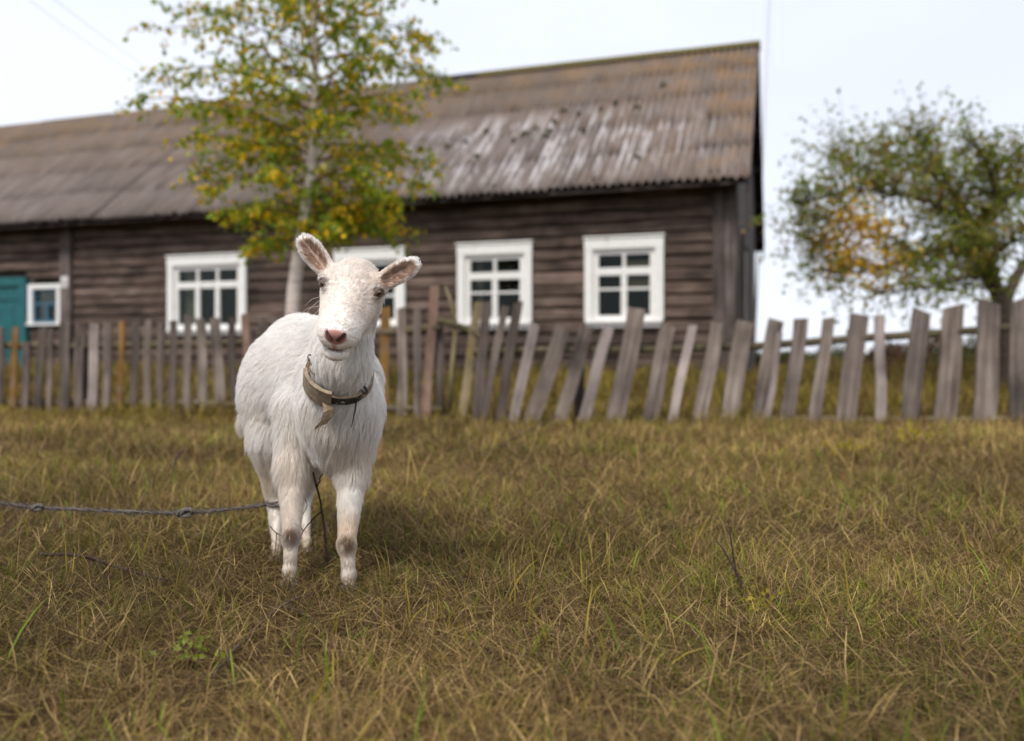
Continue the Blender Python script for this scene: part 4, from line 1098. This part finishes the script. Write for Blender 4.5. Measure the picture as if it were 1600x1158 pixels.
def curve_branch(p0, d0, L, n, droop, wob):
    P = [np.array(p0, float)]; d = np.array(d0, float); d /= np.linalg.norm(d)
    for i in range(n):
        d = d + np.array([0, 0, -droop]) * (i / n) + rng.normal(0, wob, 3); d /= np.linalg.norm(d)
        P.append(P[-1] + d * L / n)
    return P

# birch
BY = 8.45
tp = [px(452, 640, BY), px(455, 560, BY), px(458, 470, BY), px(464, 415, BY), px(474, 350, BY), px(484, 290, BY), px(489, 230, BY), px(492, 160, BY), px(492, 80, BY), px(490, 0, BY), px(494, -90, BY), px(488, -170, BY), px(491, -250, BY)]
tp[0][2] = float(ground_z(tp[0][0], BY)) - .08
birch = empty('birch_tree', tuple(tp[0] + np.array([0, 0, .08]))); tag(birch, 'slender pale-barked birch with green and yellow autumn leaves before the house', 'tree'); bo = np.array(birch.location)
tr_c = catmull(tp, 5); rr = np.interp(np.arange(len(tr_c)), [0, 8, 20, 30, 45, 60], [.082, .070, .062, .046, .026, .008])
mb = MB(); mb.tube([p - bo for p in tr_c], list(rr), 10, True, .03); mb.build('trunk', birch_bark, birch, smooth=True)
bm_, lC, lA, lN, lS, lCol = MB(), [], [], [], [], []
tz_ = np.array([p[2] for p in tr_c]); ga = 0.4
NB = 64
EXTRA = [(345, 0.1, 165), (330, .35, 175), (310, -.3, 185), (360, -.15, 130), (250, .2, 215), (300, .05, 190), (230, 2.9, 285), (215, 3.25, 300), (190, 3.05, 300), (250, 3.4, 255), (330, 2.8, 160), (165, 3.3, 280), (270, 3.0, 240), (140, .15, 220), (170, -.1, 225)]
for i in range(NB + len(EXTRA)):
    ex_b = EXTRA[i - NB] if i >= NB else None
    f = (i + rnd.random()) / NB if not ex_b else .3; zz = np.interp(f, [0, 1], [1.75, tr_c[-1][2] - .15]); ypx = HOR - (zz - CAMZ) * FPX / BY
    if ex_b: ypx = ex_b[0]; zz = CAMZ + (HOR - ypx) / FPX * BY
    k = int(np.argmin(np.abs(tz_ - zz))); base = tr_c[k]; ga = ga + 2.39996 if not ex_b else ex_b[1]
    env = np.interp(ypx, [-260, -170, -60, 40, 130, 210, 290, 350, 400], [35, 95, 175, 225, 265, 225, 190, 140, 70]) / FPX * BY
    dirx, diry = math.cos(ga), math.sin(ga)
    if dirx < 0 and 40 < ypx < 240: env *= 1.12
    if ex_b: env = ex_b[2] / FPX * BY
    L = env * rnd.uniform(.72, 1.05); up = np.interp(ypx, [-200, 0, 200, 380], [1.2, .75, .42, .20])
    P = curve_branch(base, (dirx, diry * .9, up), L, 8, .20 + .12 * f, .06)
    bm_.tube([p - bo for p in P], list(np.linspace(.016, .003, 9) * (.6 + .5 * (1 - f))), 5)
    for j in range(2, 9):
        for rep in range(4):
            a = rnd.uniform(0, 6.28); d = np.array([dirx * .5 + math.cos(a), diry * .5 + math.sin(a), rnd.uniform(-.5, .45)])
            Lt = rnd.uniform(.16, .42) * (1.0 if j < 7 else .8)
            Q = curve_branch(P[j] + (P[j - 1] - P[j]) * rnd.random(), d, Lt, 5, .55, .10)
            if rnd.random() < .6: bm_.tube([q - bo for q in Q], [.0035, .003, .0026, .002, .0016, .001], 3, False)
            tone = rnd.random()
            for q in range(1, 6):
                for m in range(rnd.choice((1, 1, 2, 2))):
                    c = Q[q] + rng.normal(0, .02, 3); ax = np.array([rnd.gauss(0, .6), rnd.gauss(0, .6), -.75 + rnd.gauss(0, .4)])
                    lC.append(c); lA.append(ax); lN.append(rng.normal(0, 1, 3) + np.array([-.2, -.5, .2])); lS.append(rnd.uniform(.044, .076))
                    y = rnd.random() + (.20 if tone > .75 else -.12)
                    g = (.185, .275, .014) if y < .34 else (.290, .345, .016) if y < .60 else (.52, .43, .014) if y < .78 else (.78, .49, .012)
                    lCol.append(np.array(g) * rnd.uniform(.75, 1.2))
brn = bm_.build('branches', twig_b, birch, smooth=True); brn['kind'] = 'stuff'
cr = link('crown', leaf_mesh('crown', np.array(lC) - bo, np.array(lA), np.array(lN), np.array(lS), .40, np.array(lCol), leaf_m), birch); cr['kind'] = 'stuff'
print('birch leaves', len(lC))

# apple tree behind the leaning fence
AY = 9.6
ap0 = px(1574, 610, AY); ap0[2] = float(ground_z(ap0[0], AY)) - .06
apple = empty('apple_tree', tuple(ap0 + np.array([0, 0, .06]))); tag(apple, 'spreading old apple tree with dark green leaves behind the leaning fence', 'tree'); ao = np.array(apple.location)
def ap(x, y, dy=0.0): return px(x, y, AY + dy)
limbs = [([tuple(ap0), ap(1572, 530), ap(1562, 470), ap(1545, 425), ap(1528, 385)], .115, .070),
         ([ap(1566, 490), ap(1580, 450, .1), ap(1606, 405, .3), ap(1650, 360, .5), ap(1720, 310, .6)], .075, .03),
         ([ap(1532, 395), ap(1512, 378), ap(1478, 384, -.1), ap(1440, 398, -.25), ap(1395, 412, -.4), ap(1335, 425, -.5), ap(1285, 420, -.6)], .045, .010),
         ([ap(1530, 390), ap(1535, 350), ap(1556, 320), ap(1590, 296, .2), ap(1640, 255, .3), ap(1700, 215, .4)], .055, .014),
         ([ap(1528, 385), ap(1512, 345, .2), ap(1488, 300, .4), ap(1462, 250, .5), ap(1440, 222, .6), ap(1436, 205, .6)], .045, .008),
         ([ap(1512, 345, .2), ap(1460, 318, .1), ap(1400, 302, -.1), ap(1330, 296, -.2), ap(1285, 308, -.3), ap(1250, 318, -.3)], .036, .006),
         ([ap(1488, 300, .4), ap(1440, 265, .6), ap(1390, 248, .8), ap(1362, 235, .9)], .026, .006),
         ([ap(1556, 320), ap(1548, 270, -.2), ap(1530, 240, -.4), ap(1515, 222, -.5)], .03, .006),
         ([ap(1590, 296, .2), ap(1590, 255, .1), ap(1600, 228, 0)], .026, .006),
         ([ap(1545, 430), ap(1500, 435, -.5), ap(1440, 450, -.8), ap(1370, 458, -.9)], .03, .005),
         ([ap(1440, 398, -.25), ap(1390, 370, -.3), ap(1330, 345, -.4), ap(1285, 345, -.4), ap(1255, 352, -.4)], .02, .005),
         ([ap(1400, 302, -.1), ap(1370, 270, .1), ap(1330, 250, .2), ap(1300, 248, .2)], .02, .005),
         ([ap(1330, 425, -.5), ap(1298, 388, -.4), ap(1275, 380, -.4)], .014, .004),
         ([ap(1540, 420), ap(1560, 390, -.7), ap(1600, 370, -1.1), ap(1650, 350, -1.4)], .035, .006),
         ([ap(1540, 420), ap(1530, 370, .8), ap(1500, 320, 1.4), ap(1450, 300, 1.8)], .035, .006)]
mb = MB(); bb = MB(); lC, lA, lN, lS, lCol = [], [], [], [], []
yel = ap(1335, 385, -.3)
for li, (P, r0, r1) in enumerate(limbs):
    cc = catmull([np.array(p) for p in P], 6); n = len(cc)
    (mb if li < 2 else bb).tube([p - ao + rng.normal(0, .006, 3) for p in cc], list(np.linspace(r0, r1, n)), 8, True, .06)
    for j in range(0 if li > 1 else int(n * .75), n):
        nt = 4 if li > 1 else 3
        if j < 6 and li in (2, 3, 4): nt = 3
        for rep in range(nt):
            d = rng.normal(0, 1, 3) + np.array([-.2, 0, .35]); L = rnd.uniform(.22, .78)
            Q = curve_branch(cc[j], d, L, 5, .18, .22)
            bb.tube([q - ao for q in Q], [.006, .005, .004, .003, .0025, .0015], 3, False)
            dull = rnd.random()
            for q in range(1, 6):
                for m in range(rnd.choice((2, 3, 3))):
                    c = Q[q] + rng.normal(0, .035, 3); lC.append(c)
                    lA.append(rng.normal(0, .8, 3) + np.array([0, 0, -.15])); lN.append(rng.normal(0, .7, 3) + np.array([0, -.2, .8])); lS.append(rnd.uniform(.045, .080))
                    y = max(0, 1 - np.linalg.norm((c - yel) * np.array([1, .5, .8])) / .62)
                    g = np.array((.66, .40, .015)) if rnd.random() < y * 1.7 else np.array((.165, .215, .022)) if dull < .5 else np.array((.255, .255, .028)) if dull < .82 else np.array((.270, .175, .030))
                    lCol.append(g * rnd.uniform(.7, 1.25))
mb.build('trunk', bark, apple, smooth=True); ab = bb.build('branches', bark, apple, smooth=True); ab['kind'] = 'stuff'
cr = link('crown', leaf_mesh('crown', np.array(lC) - ao, np.array(lA), np.array(lN), np.array(lS), .30, np.array(lCol), leaf_m), apple); cr['kind'] = 'stuff'
print('apple leaves', len(lC))

# low autumn bushes beyond the yard
bushcol = [(.105, .062, .030), (.100, .090, .022), (.120, .070, .035), (.090, .085, .025), (.110, .068, .030), (.085, .088, .028)]
names = ['rust brown bush behind the gap left of the apple tree', 'olive green bush beside the end of the house', 'reddish bush under the low apple boughs', 'olive bush behind the widest fence boards', 'brown bush beside the apple trunk', 'green bush far beyond the fence rail']
for (x, Y, wd, ht), cl, nm in zip(((1395, 17, 1.3, .50), (1215, 20, 1.6, .46), (1450, 16, 1.2, .62), (1512, 15, 1.2, .58), (1600, 15, 1.5, .75), (1305, 24, 2.0, .55)), bushcol, names):
    c = px(x, 560, Y); c[2] = float(ground_z(c[0], Y)); o = empty('bush', tuple(c)); tag(o, nm, 'bush', 'bushes beyond the fence')
    n = 2600; u = rng.normal(0, 1, (n, 3)); u /= np.linalg.norm(u, axis=1, keepdims=True); u[:, 2] = np.abs(u[:, 2]); rad = rng.uniform(.45, 1.0, n) ** .6
    lump = 1 + .22 * np.sin(u[:, 0] * 5 + x) * np.sin(u[:, 1] * 6) + .15 * np.sin(u[:, 2] * 9 + x)
    P = u * (rad * lump)[:, None] * np.array([wd * .5, wd * .5, ht])
    colr = np.array(cl) * rng.uniform(.55, 1.5, (n, 1)) * (1 + rng.normal(0, .12, (n, 3)))
    f = link('foliage', leaf_mesh('foliage', P, rng.normal(0, 1, (n, 3)), rng.normal(0, .6, (n, 3)) + np.array([0, -.3, .7]), rng.uniform(.05, .10, n), .30, np.clip(colr, 0.005, 1), leaf_m), o); f['kind'] = 'stuff'
    mb = MB()
    for k in range(9):
        a = rnd.uniform(0, 6.28); rr_ = rnd.uniform(.3, .8); mb.tube([(0, 0, -.05), (math.cos(a) * wd * .2 * rr_, math.sin(a) * wd * .2 * rr_, ht * .5), (math.cos(a) * wd * .42 * rr_, math.sin(a) * wd * .42 * rr_, ht * .95)], [.012, .008, .003], 4)
    mb.build('stems', bark, o)

# ------------------------------------------------------------------ mast and wires
mast_m = plain('galvanised_pole', (.42, .43, .46), .5, .1, 4, .3)
mx0 = px(1177, 560, 19.5); mx1 = px(1205, -60, 19.5); mx0[2] = .2
mst = tube_obj('antenna_mast', [(0, 0, 0), tuple((mx1 - mx0) * .5), tuple(mx1 - mx0)], [.026, .024, .020], mast_m, n=8); mst.location = mx0
tag(mst, 'thin grey antenna mast rising behind the gable end', 'mast')
wire_m = plain('cable', (.30, .30, .32), .6, .1)
for k, (a, b) in enumerate((((66, 0), (196, 96)), ((106, 0), (246, 108)))):
    e = px(b[0] + 60, b[1] + 43, 15.2); s = px(a[0], a[1], 9.0); far = s + (s - e) * .45
    P = [far + (e - far) * t - np.array([0, 0, .5 * t * (1 - t)]) for t in np.linspace(0, 1, 14)]
    w = tube_obj('power_line', [p - P[0] for p in P], .0022, wire_m, n=5); w.location = P[0]
    tag(w, ('lower' if k == 0 else 'upper') + ' thin grey wire slanting down to the roof beside the birch', 'wire', 'overhead wires')
# ------------------------------------------------------------------ grass
def blades(base, az, L, wid, th0, bend, col, tipcol, twist=None, lev=4):
    """curved tapering blades; base (n,3), lean angle grows from th0 by bend along the blade"""
    n = len(base); t = np.linspace(0, 1, lev); h = np.zeros((n, lev)); z = np.zeros((n, lev))
    for i in range(1, lev):
        th = th0 + bend * (t[i] + t[i - 1]) / 2; st = L * (t[i] - t[i - 1]); h[:, i] = h[:, i - 1] + np.sin(th) * st; z[:, i] = z[:, i - 1] + np.cos(th) * st
    z = np.maximum(z, .004)
    ca, sa = np.cos(az), np.sin(az); tw = rng.uniform(0, 2 * math.pi, n) if twist is None else twist
    wx, wy = np.cos(tw), np.sin(tw)
    wprof = np.interp(t, [0, .3, .7, 1], [.75, 1, .7, 0])
    V = np.zeros((n, 2 * lev - 1, 3), np.float32); Cc = np.zeros((n, 2 * lev - 1, 3), np.float32)
    for i in range(lev):
        c = np.stack([base[:, 0] + ca * h[:, i], base[:, 1] + sa * h[:, i], base[:, 2] + z[:, i]], 1)
        cc = col * (1 - t[i]) + tipcol * t[i]
        if i < lev - 1:
            w = np.stack([wx, wy, np.zeros(n)], 1) * (wid * wprof[i] * .5)[:, None]
            V[:, 2 * i] = c - w; V[:, 2 * i + 1] = c + w; Cc[:, 2 * i] = cc; Cc[:, 2 * i + 1] = cc
        else: V[:, 2 * i] = c; Cc[:, 2 * i] = cc
    f = []
    for i in range(lev - 2): f += [(2 * i, 2 * i + 1, 2 * i + 3), (2 * i, 2 * i + 3, 2 * i + 2)]
    f.append((2 * lev - 4, 2 * lev - 3, 2 * lev - 2))
    F = (np.arange(n)[:, None, None] * (2 * lev - 1) + np.array(f)[None]).reshape(-1, 3)
    return V.reshape(-1, 3), F, Cc.reshape(-1, 3)
def join(parts):
    V, F, Cc, o = [], [], [], 0
    for v, f, c in parts: V.append(v); F.append(f + o); Cc.append(c); o += len(v)
    return np.concatenate(V), np.concatenate(F), np.concatenate(Cc)
grass_m = vcol_mat('grass', .65, .20, .2)
STRAW = np.array([.440, .305, .120]); TAN = np.array([.250, .158, .060]); OLIVE = np.array([.190, .150, .024]); GREEN = np.array([.130, .185, .014]); BROWN = np.array([.098, .055, .025]); YEL = np.array([.38, .29, .04])
def field(x, y, s, seed):
    """smooth patchiness 0..1"""
    r = np.random.default_rng(seed); out = 0
    for k in range(6):
        a, b, p = r.uniform(-s, s, 2).tolist() + [r.uniform(0, 6.28)]; out = out + np.sin(a * x + b * y + p)
    return np.clip(.5 + out / 6.5, 0, 1)
def scatter(n, y0, y1, pad=.7, power=1.0):
    out = []
    while sum(map(len, out)) < n:
        y = rng.uniform(y0, y1, n * 2); hw = .62 * y + pad; x = rng.uniform(-1, 1, n * 2) * (.62 * y1 + pad); m = np.abs(x) < hw
        out.append(np.stack([x[m], y[m]], 1))
    return np.concatenate(out)[:n]
def tufts(n_tuft, per, y0, y1, len0, len1, wid, spread, lean, seed, greenish=0.0):
    c = scatter(n_tuft, y0, y1); m = int(n_tuft * per); k = rng.integers(0, n_tuft, m)
    patch = field(c[:, 0], c[:, 1], 2.6, seed); fineP = field(c[:, 0], c[:, 1], 9, seed + 1)
    tone = np.clip(patch * .65 + fineP * .35 + greenish, 0, 1)[k]; hgt = (.7 + .6 * field(c[:, 0], c[:, 1], 5, seed + 2) * rng.uniform(.3, 1.7, n_tuft))[k]
    u = rng.random(m)
    pick = rng.random(n_tuft)[k]; gshare = .05 + .20 * tone
    pg = np.where(pick < gshare, .78, np.where(pick > .78, .0, np.interp(tone, [.35, .8], [.02, .22])));
    u = np.where((pick > .78) & (rng.random(m) < .60), .97, u)
    py = pg + .17; po = py + .26; ps = po + .16
    base = np.where((u < pg)[:, None], GREEN, np.where((u < py)[:, None], OLIVE, np.where((u < po)[:, None], TAN, np.where((u < ps)[:, None], STRAW, BROWN))))
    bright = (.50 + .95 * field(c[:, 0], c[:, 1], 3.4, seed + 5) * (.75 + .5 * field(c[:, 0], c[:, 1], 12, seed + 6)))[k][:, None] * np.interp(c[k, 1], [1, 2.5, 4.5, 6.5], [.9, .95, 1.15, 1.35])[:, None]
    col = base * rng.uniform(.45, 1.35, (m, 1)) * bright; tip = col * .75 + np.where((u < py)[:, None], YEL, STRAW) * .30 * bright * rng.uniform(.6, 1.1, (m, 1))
    p = c[k] + rng.normal(0, spread, (m, 2)); taz = rng.uniform(0, 6.28, n_tuft)[k]
    az = np.where(rng.random(m) < .55, taz + rng.normal(0, .6, m), np.arctan2(p[:, 1] - c[k, 1], p[:, 0] - c[k, 0]))
    L = rng.uniform(len0, len1, m) * hgt; th0 = np.abs(rng.normal(lean, .35, m)); bend = rng.normal(.75, .45, m)
    B = np.stack([p[:, 0], p[:, 1], ground_z(p[:, 0], p[:, 1]) - .004], 1)
    return blades(B, az, L, wid * rng.uniform(.6, 1.35, m), th0, bend, col * .8, tip)
def keep_feet(part, lev=4):
    """thin the tall blades right in front of the shins, as the animal has trodden them"""
    v, f, c = part; k = 2 * lev - 1; n = len(v) // k; V = v.reshape(n, k, 3); b = V[:, 0]; top = V[:, :, 2].max(1)
    d = np.min([np.hypot((b[:, 0] - lg[4][0][0]) / .11, (b[:, 1] - lg[4][0][1] + .05) / .16) for lg in LEGS], axis=0)
    bad = (d < 1) & (top > .075); s = np.where(bad, .8, 1.0)
    z0 = b[:, 2:3]; V[:, :, 2] = z0 + (V[:, :, 2] - z0) * s[:, None]
    return V.reshape(-1, 3), f, c
near = [tufts(4200, 26, 1.0, 2.6, .028, .085, .0019, .028, .72, 11, .05), tufts(7000, 15, 2.4, 4.6, .035, .095, .0027, .036, .68, 12), tufts(7200, 10, 4.4, 8.2, .05, .130, .0052, .050, .50, 13, -.12)]
near[0] = keep_feet(near[0])
V, F, Cc = join(near); print('grass tris', len(F))
tag(link('grass', np_mesh('grass', V, F, grass_m, Cc)), 'short matted green and straw coloured grass in front of the fence', 'grass', kind='stuff')
# flattened dead thatch between the tufts
parts = []
for n, y0, y1, w, l0, l1 in ((30000, 1.0, 2.6, .0022, .04, .13), (36000, 2.5, 4.6, .003, .05, .15), (26000, 4.4, 8.2, .005, .07, .18)):
    p = scatter(n, y0, y1); u = rng.random(n)
    col = np.where((u < .25)[:, None], STRAW, np.where((u < .55)[:, None], TAN, BROWN)) * rng.uniform(.45, 1.15, (n, 1))
    B = np.stack([p[:, 0], p[:, 1], ground_z(p[:, 0], p[:, 1]) + rng.uniform(0, .022, n)], 1)
    parts.append(blades(B, rng.uniform(0, 6.28, n), rng.uniform(l0, l1, n), np.full(n, w), rng.normal(1.25, .22, n), rng.normal(.25, .3, n), col, col, None, 3))
V, F, Cc = join(parts)
tag(link('dead_grass', np_mesh('dead_grass', V, F, grass_m, Cc)), 'flattened dead straw lying between the grass tufts', 'straw', kind='stuff')
# taller seed stalks and fresh long blades standing out singly
parts = []
for n, y0, y1, w, l0, l1, cset in ((420, 1.3, 3.6, .0022, .08, .19, (STRAW, STRAW, TAN)), (1100, 1.1, 3.8, .0042, .06, .17, (GREEN * 1.15, OLIVE * 1.2, YEL * .7)), (1500, 3.4, 7.6, .005, .12, .26, (STRAW, TAN, BROWN))):
    p = scatter(n, y0, y1); dz = np.min([np.hypot((p[:, 0] - lg[4][0][0]) / .10, (p[:, 1] - lg[4][0][1] + .10) / .22) for lg in LEGS], axis=0); p = p[dz > 1]; m = len(p)
    col = np.array(cset)[rng.integers(0, 3, m)] * rng.uniform(.7, 1.2, (m, 1))
    B = np.stack([p[:, 0], p[:, 1], ground_z(p[:, 0], p[:, 1]) - .004], 1)
    parts.append(blades(B, rng.uniform(0, 6.28, m), rng.uniform(l0, l1, m), np.full(m, w), np.abs(rng.normal(.18, .2, m)), np.abs(rng.normal(.7, .5, m)), col * .85, col * 1.1, None, 5))
V, F, Cc = join(parts)
tag(link('grass_stalks', np_mesh('grass_stalks', V, F, grass_m, Cc)), 'scattered taller grass stalks bending over the short turf', 'grass', kind='stuff')
# rank growth along the fence foot and in the yard behind it
parts = []
for n, y0, y1, w, l0, l1 in ((9000, 6.5, 8.3, .007, .07, .20), (20000, 7.1, 9.4, .010, .10, .28), (15000, 9.2, 12.6, .013, .12, .34)):
    p = scatter(n, y0, y1, 1.2); hx = (p[:, 0] - H0.x) * math.cos(TH) - (p[:, 1] - H0.y) * math.sin(TH); hy = (p[:, 0] - H0.x) * math.sin(TH) + (p[:, 1] - H0.y) * math.cos(TH)
    p = p[(hy < -.15) | (hx > .25)]; m = len(p); u = rng.random(m); tone = field(p[:, 0], p[:, 1], 2.2, 31)
    col = np.where((u < .18 + .4 * tone)[:, None], OLIVE, np.where((u < .50 + .25 * tone)[:, None], YEL * .75, np.where((u < .8)[:, None], TAN * .8, BROWN))) * rng.uniform(.6, 1.5, (m, 1))
    B = np.stack([p[:, 0], p[:, 1], ground_z(p[:, 0], p[:, 1]) - .01], 1)
    parts.append(blades(B, rng.uniform(0, 6.28, m), rng.uniform(l0, l1, m) * (.5 + .8 * field(p[:, 0], p[:, 1], 4, 32)), w * rng.uniform(.6, 1.4, m), np.abs(rng.normal(.25, .25, m)), np.abs(rng.normal(.6, .4, m)), col * .8, col))
V, F, Cc = join(parts)
tag(link('weeds', np_mesh('weeds', V, F, grass_m, Cc)), 'rank olive and brown weeds in the yard behind the pickets', 'weeds', kind='stuff')
# field beyond the yard
p = np.stack([rng.uniform(1.5, 26, 14000), rng.uniform(11.5, 34, 14000)], 1); hx = (p[:, 0] - H0.x) * math.cos(TH) - (p[:, 1] - H0.y) * math.sin(TH); p = p[hx > .5]; m = len(p)
col = np.where((rng.random(m) < .5)[:, None], OLIVE * .8, TAN * .8) * rng.uniform(.6, 1.2, (m, 1))
B = np.stack([p[:, 0], p[:, 1], ground_z(p[:, 0], p[:, 1]) - .01], 1)
v_, f_, c_ = blades(B, rng.uniform(0, 6.28, m), rng.uniform(.12, .34, m), np.full(m, .022), np.abs(rng.normal(.2, .2, m)), np.abs(rng.normal(.5, .4, m)), col * .8, col)
tag(link('meadow', np_mesh('meadow', v_, f_, grass_m, c_)), 'rough brown meadow beyond the end of the house', 'meadow', kind='stuff')

# ------------------------------------------------------------------ twigs and small plants
dk = plain('dark_twig', (.040, .026, .022), .8, .4, 60); gy_t = plain('grey_twig', (.075, .055, .045), .85, .4, 40)
def twig(name, label, cat, paths, mat, group=None):
    o0 = np.array(paths[0][0][0], float); root = empty(name, tuple(o0))
    for i, (P, r0, r1) in enumerate(paths):
        c = catmull(P, 4); mb = MB(); mb.tube([p - o0 + rng.normal(0, .0008, 3) for p in c], list(np.linspace(r0, r1, len(c))), 5)
        mb.build('stem' if i == 0 else 'side_twig', mat, root, smooth=True)
    tag(root, label, cat, group); return root
def gp(x, y, up=0.0):
    """point on the turf under a position of the photograph"""
    Y = CAMZ * FPX / (y - HOR); p = px(x, y, Y); p[2] = float(ground_z(p[0], Y)) + up; return p
def at(x, y, Y): return px(x, y, Y)
g0 = at(513, 890, 2.26); g0[2] = -.01
twig('twig', 'dark forked twig standing upright between the legs of the goat', 'twig', [([g0, at(508, 835, 2.26), at(501, 785, 2.26), at(495, 760, 2.26), at(489, 738, 2.27)], .0042, .0022), ([at(495, 762, 2.26), at(501, 748, 2.255), at(506, 737, 2.25)], .0024, .0012), ([at(503, 798, 2.26), at(488, 812, 2.25), at(474, 830, 2.24), at(464, 852, 2.22)], .0022, .0012), ([at(474, 830, 2.24), at(466, 815, 2.27), at(480, 790, 2.28), at(466, 762, 2.30)], .0015, .0009)], dk)
twig('twig', 'thin dark twig caught beside the hind hoof', 'twig', [([at(422, 822, 2.36), at(432, 833, 2.34), at(441, 838, 2.33)], .0016, .0010), ([at(432, 833, 2.34), at(428, 880, 2.35)], .0014, .0010)], dk)
fa, fb = gp(725, 729, .012), px(872, 649, 6.62)
twig('fallen_branch', 'long dark branch lying on the grass and propped against the leaning pickets', 'branch', [([fa, fa * .7 + fb * .3, fa * .35 + fb * .65, fb], .009, .006), ([fa * .7 + fb * .3, fa * .55 + fb * .45 + np.array([.16, 0, -.03]), fa * .4 + fb * .6 + np.array([.30, 0, -.08])], .005, .003)], dk)
twig('fallen_branch', 'weathered thin branch lying in the grass below the rope', 'branch', [([gp(60, 886, .03), gp(120, 892, .04), gp(190, 910, .035), gp(262, 928, .03)], .0055, .003), ([gp(120, 892, .04), gp(150, 905, .05), gp(165, 925, .03)], .003, .0015)], dk)
twig('fallen_branch', 'blurred forked branch in the grass before the front hooves of the goat', 'branch', [([gp(330, 1062, .012), gp(384, 1012, .02), gp(440, 966, .025), gp(492, 940, .02)], .0045, .0022), ([gp(440, 966, .025), gp(470, 972, .02), gp(500, 990, .01)], .0022, .0012)], gy_t)
twig('dry_stalk', 'blackened forked weed stalk leaning in the turf', 'stalk', [([gp(1168, 935, -.01), at(1150, 895, 2.05), at(1132, 862, 2.10), at(1116, 840, 2.15)], .0036, .0018), ([at(1150, 895, 2.05), at(1144, 860, 2.06), at(1140, 826, 2.06)], .0024, .0012)], dk)
twig('dry_stalk', 'thin brown stalk with curled head beside the tether rope', 'stalk', [([gp(272, 765, -.01), at(272, 735, 3.6), at(277, 712, 3.6), at(288, 702, 3.6)], .006, .004)], gy_t)
for x, y, s, nm in ((1322, 716, .10, 'yellow flowering weed in the grass below the leaning pickets'), (1436, 702, .13, 'tall yellow weed close to the widest grey pickets'), (1186, 962, .045, 'small yellow-leaved weed beside the blackened stalk'), (295, 1040, .05, 'pale green seedling in the grass before the rope')):
    g0 = gp(x, y); root = empty('wild_plant', tuple(g0)); tag(root, nm, 'plant')
    n = 46; P = rng.normal(0, 1, (n, 3)) * np.array([.5, .5, .28]) * s + np.array([0, 0, s * .75])
    colr = (np.array([.34, .27, .02]) if x > 400 else np.array([.22, .26, .03])) * rng.uniform(.6, 1.15, (n, 1))
    link('leaves', leaf_mesh('leaves', P, rng.normal(0, 1, (n, 3)), rng.normal(0, .5, (n, 3)) + np.array([0, -.4, .7]), np.full(n, s * .34), .32, colr, leaf_m), root)
    mb = MB()
    for k in range(6): mb.tube([(0, 0, -.01), tuple(P[k] * .5), tuple(P[k])], [.002 + s * .012, .0015 + s * .008, .001], 4)
    mb.build('stems', twig_b, root)
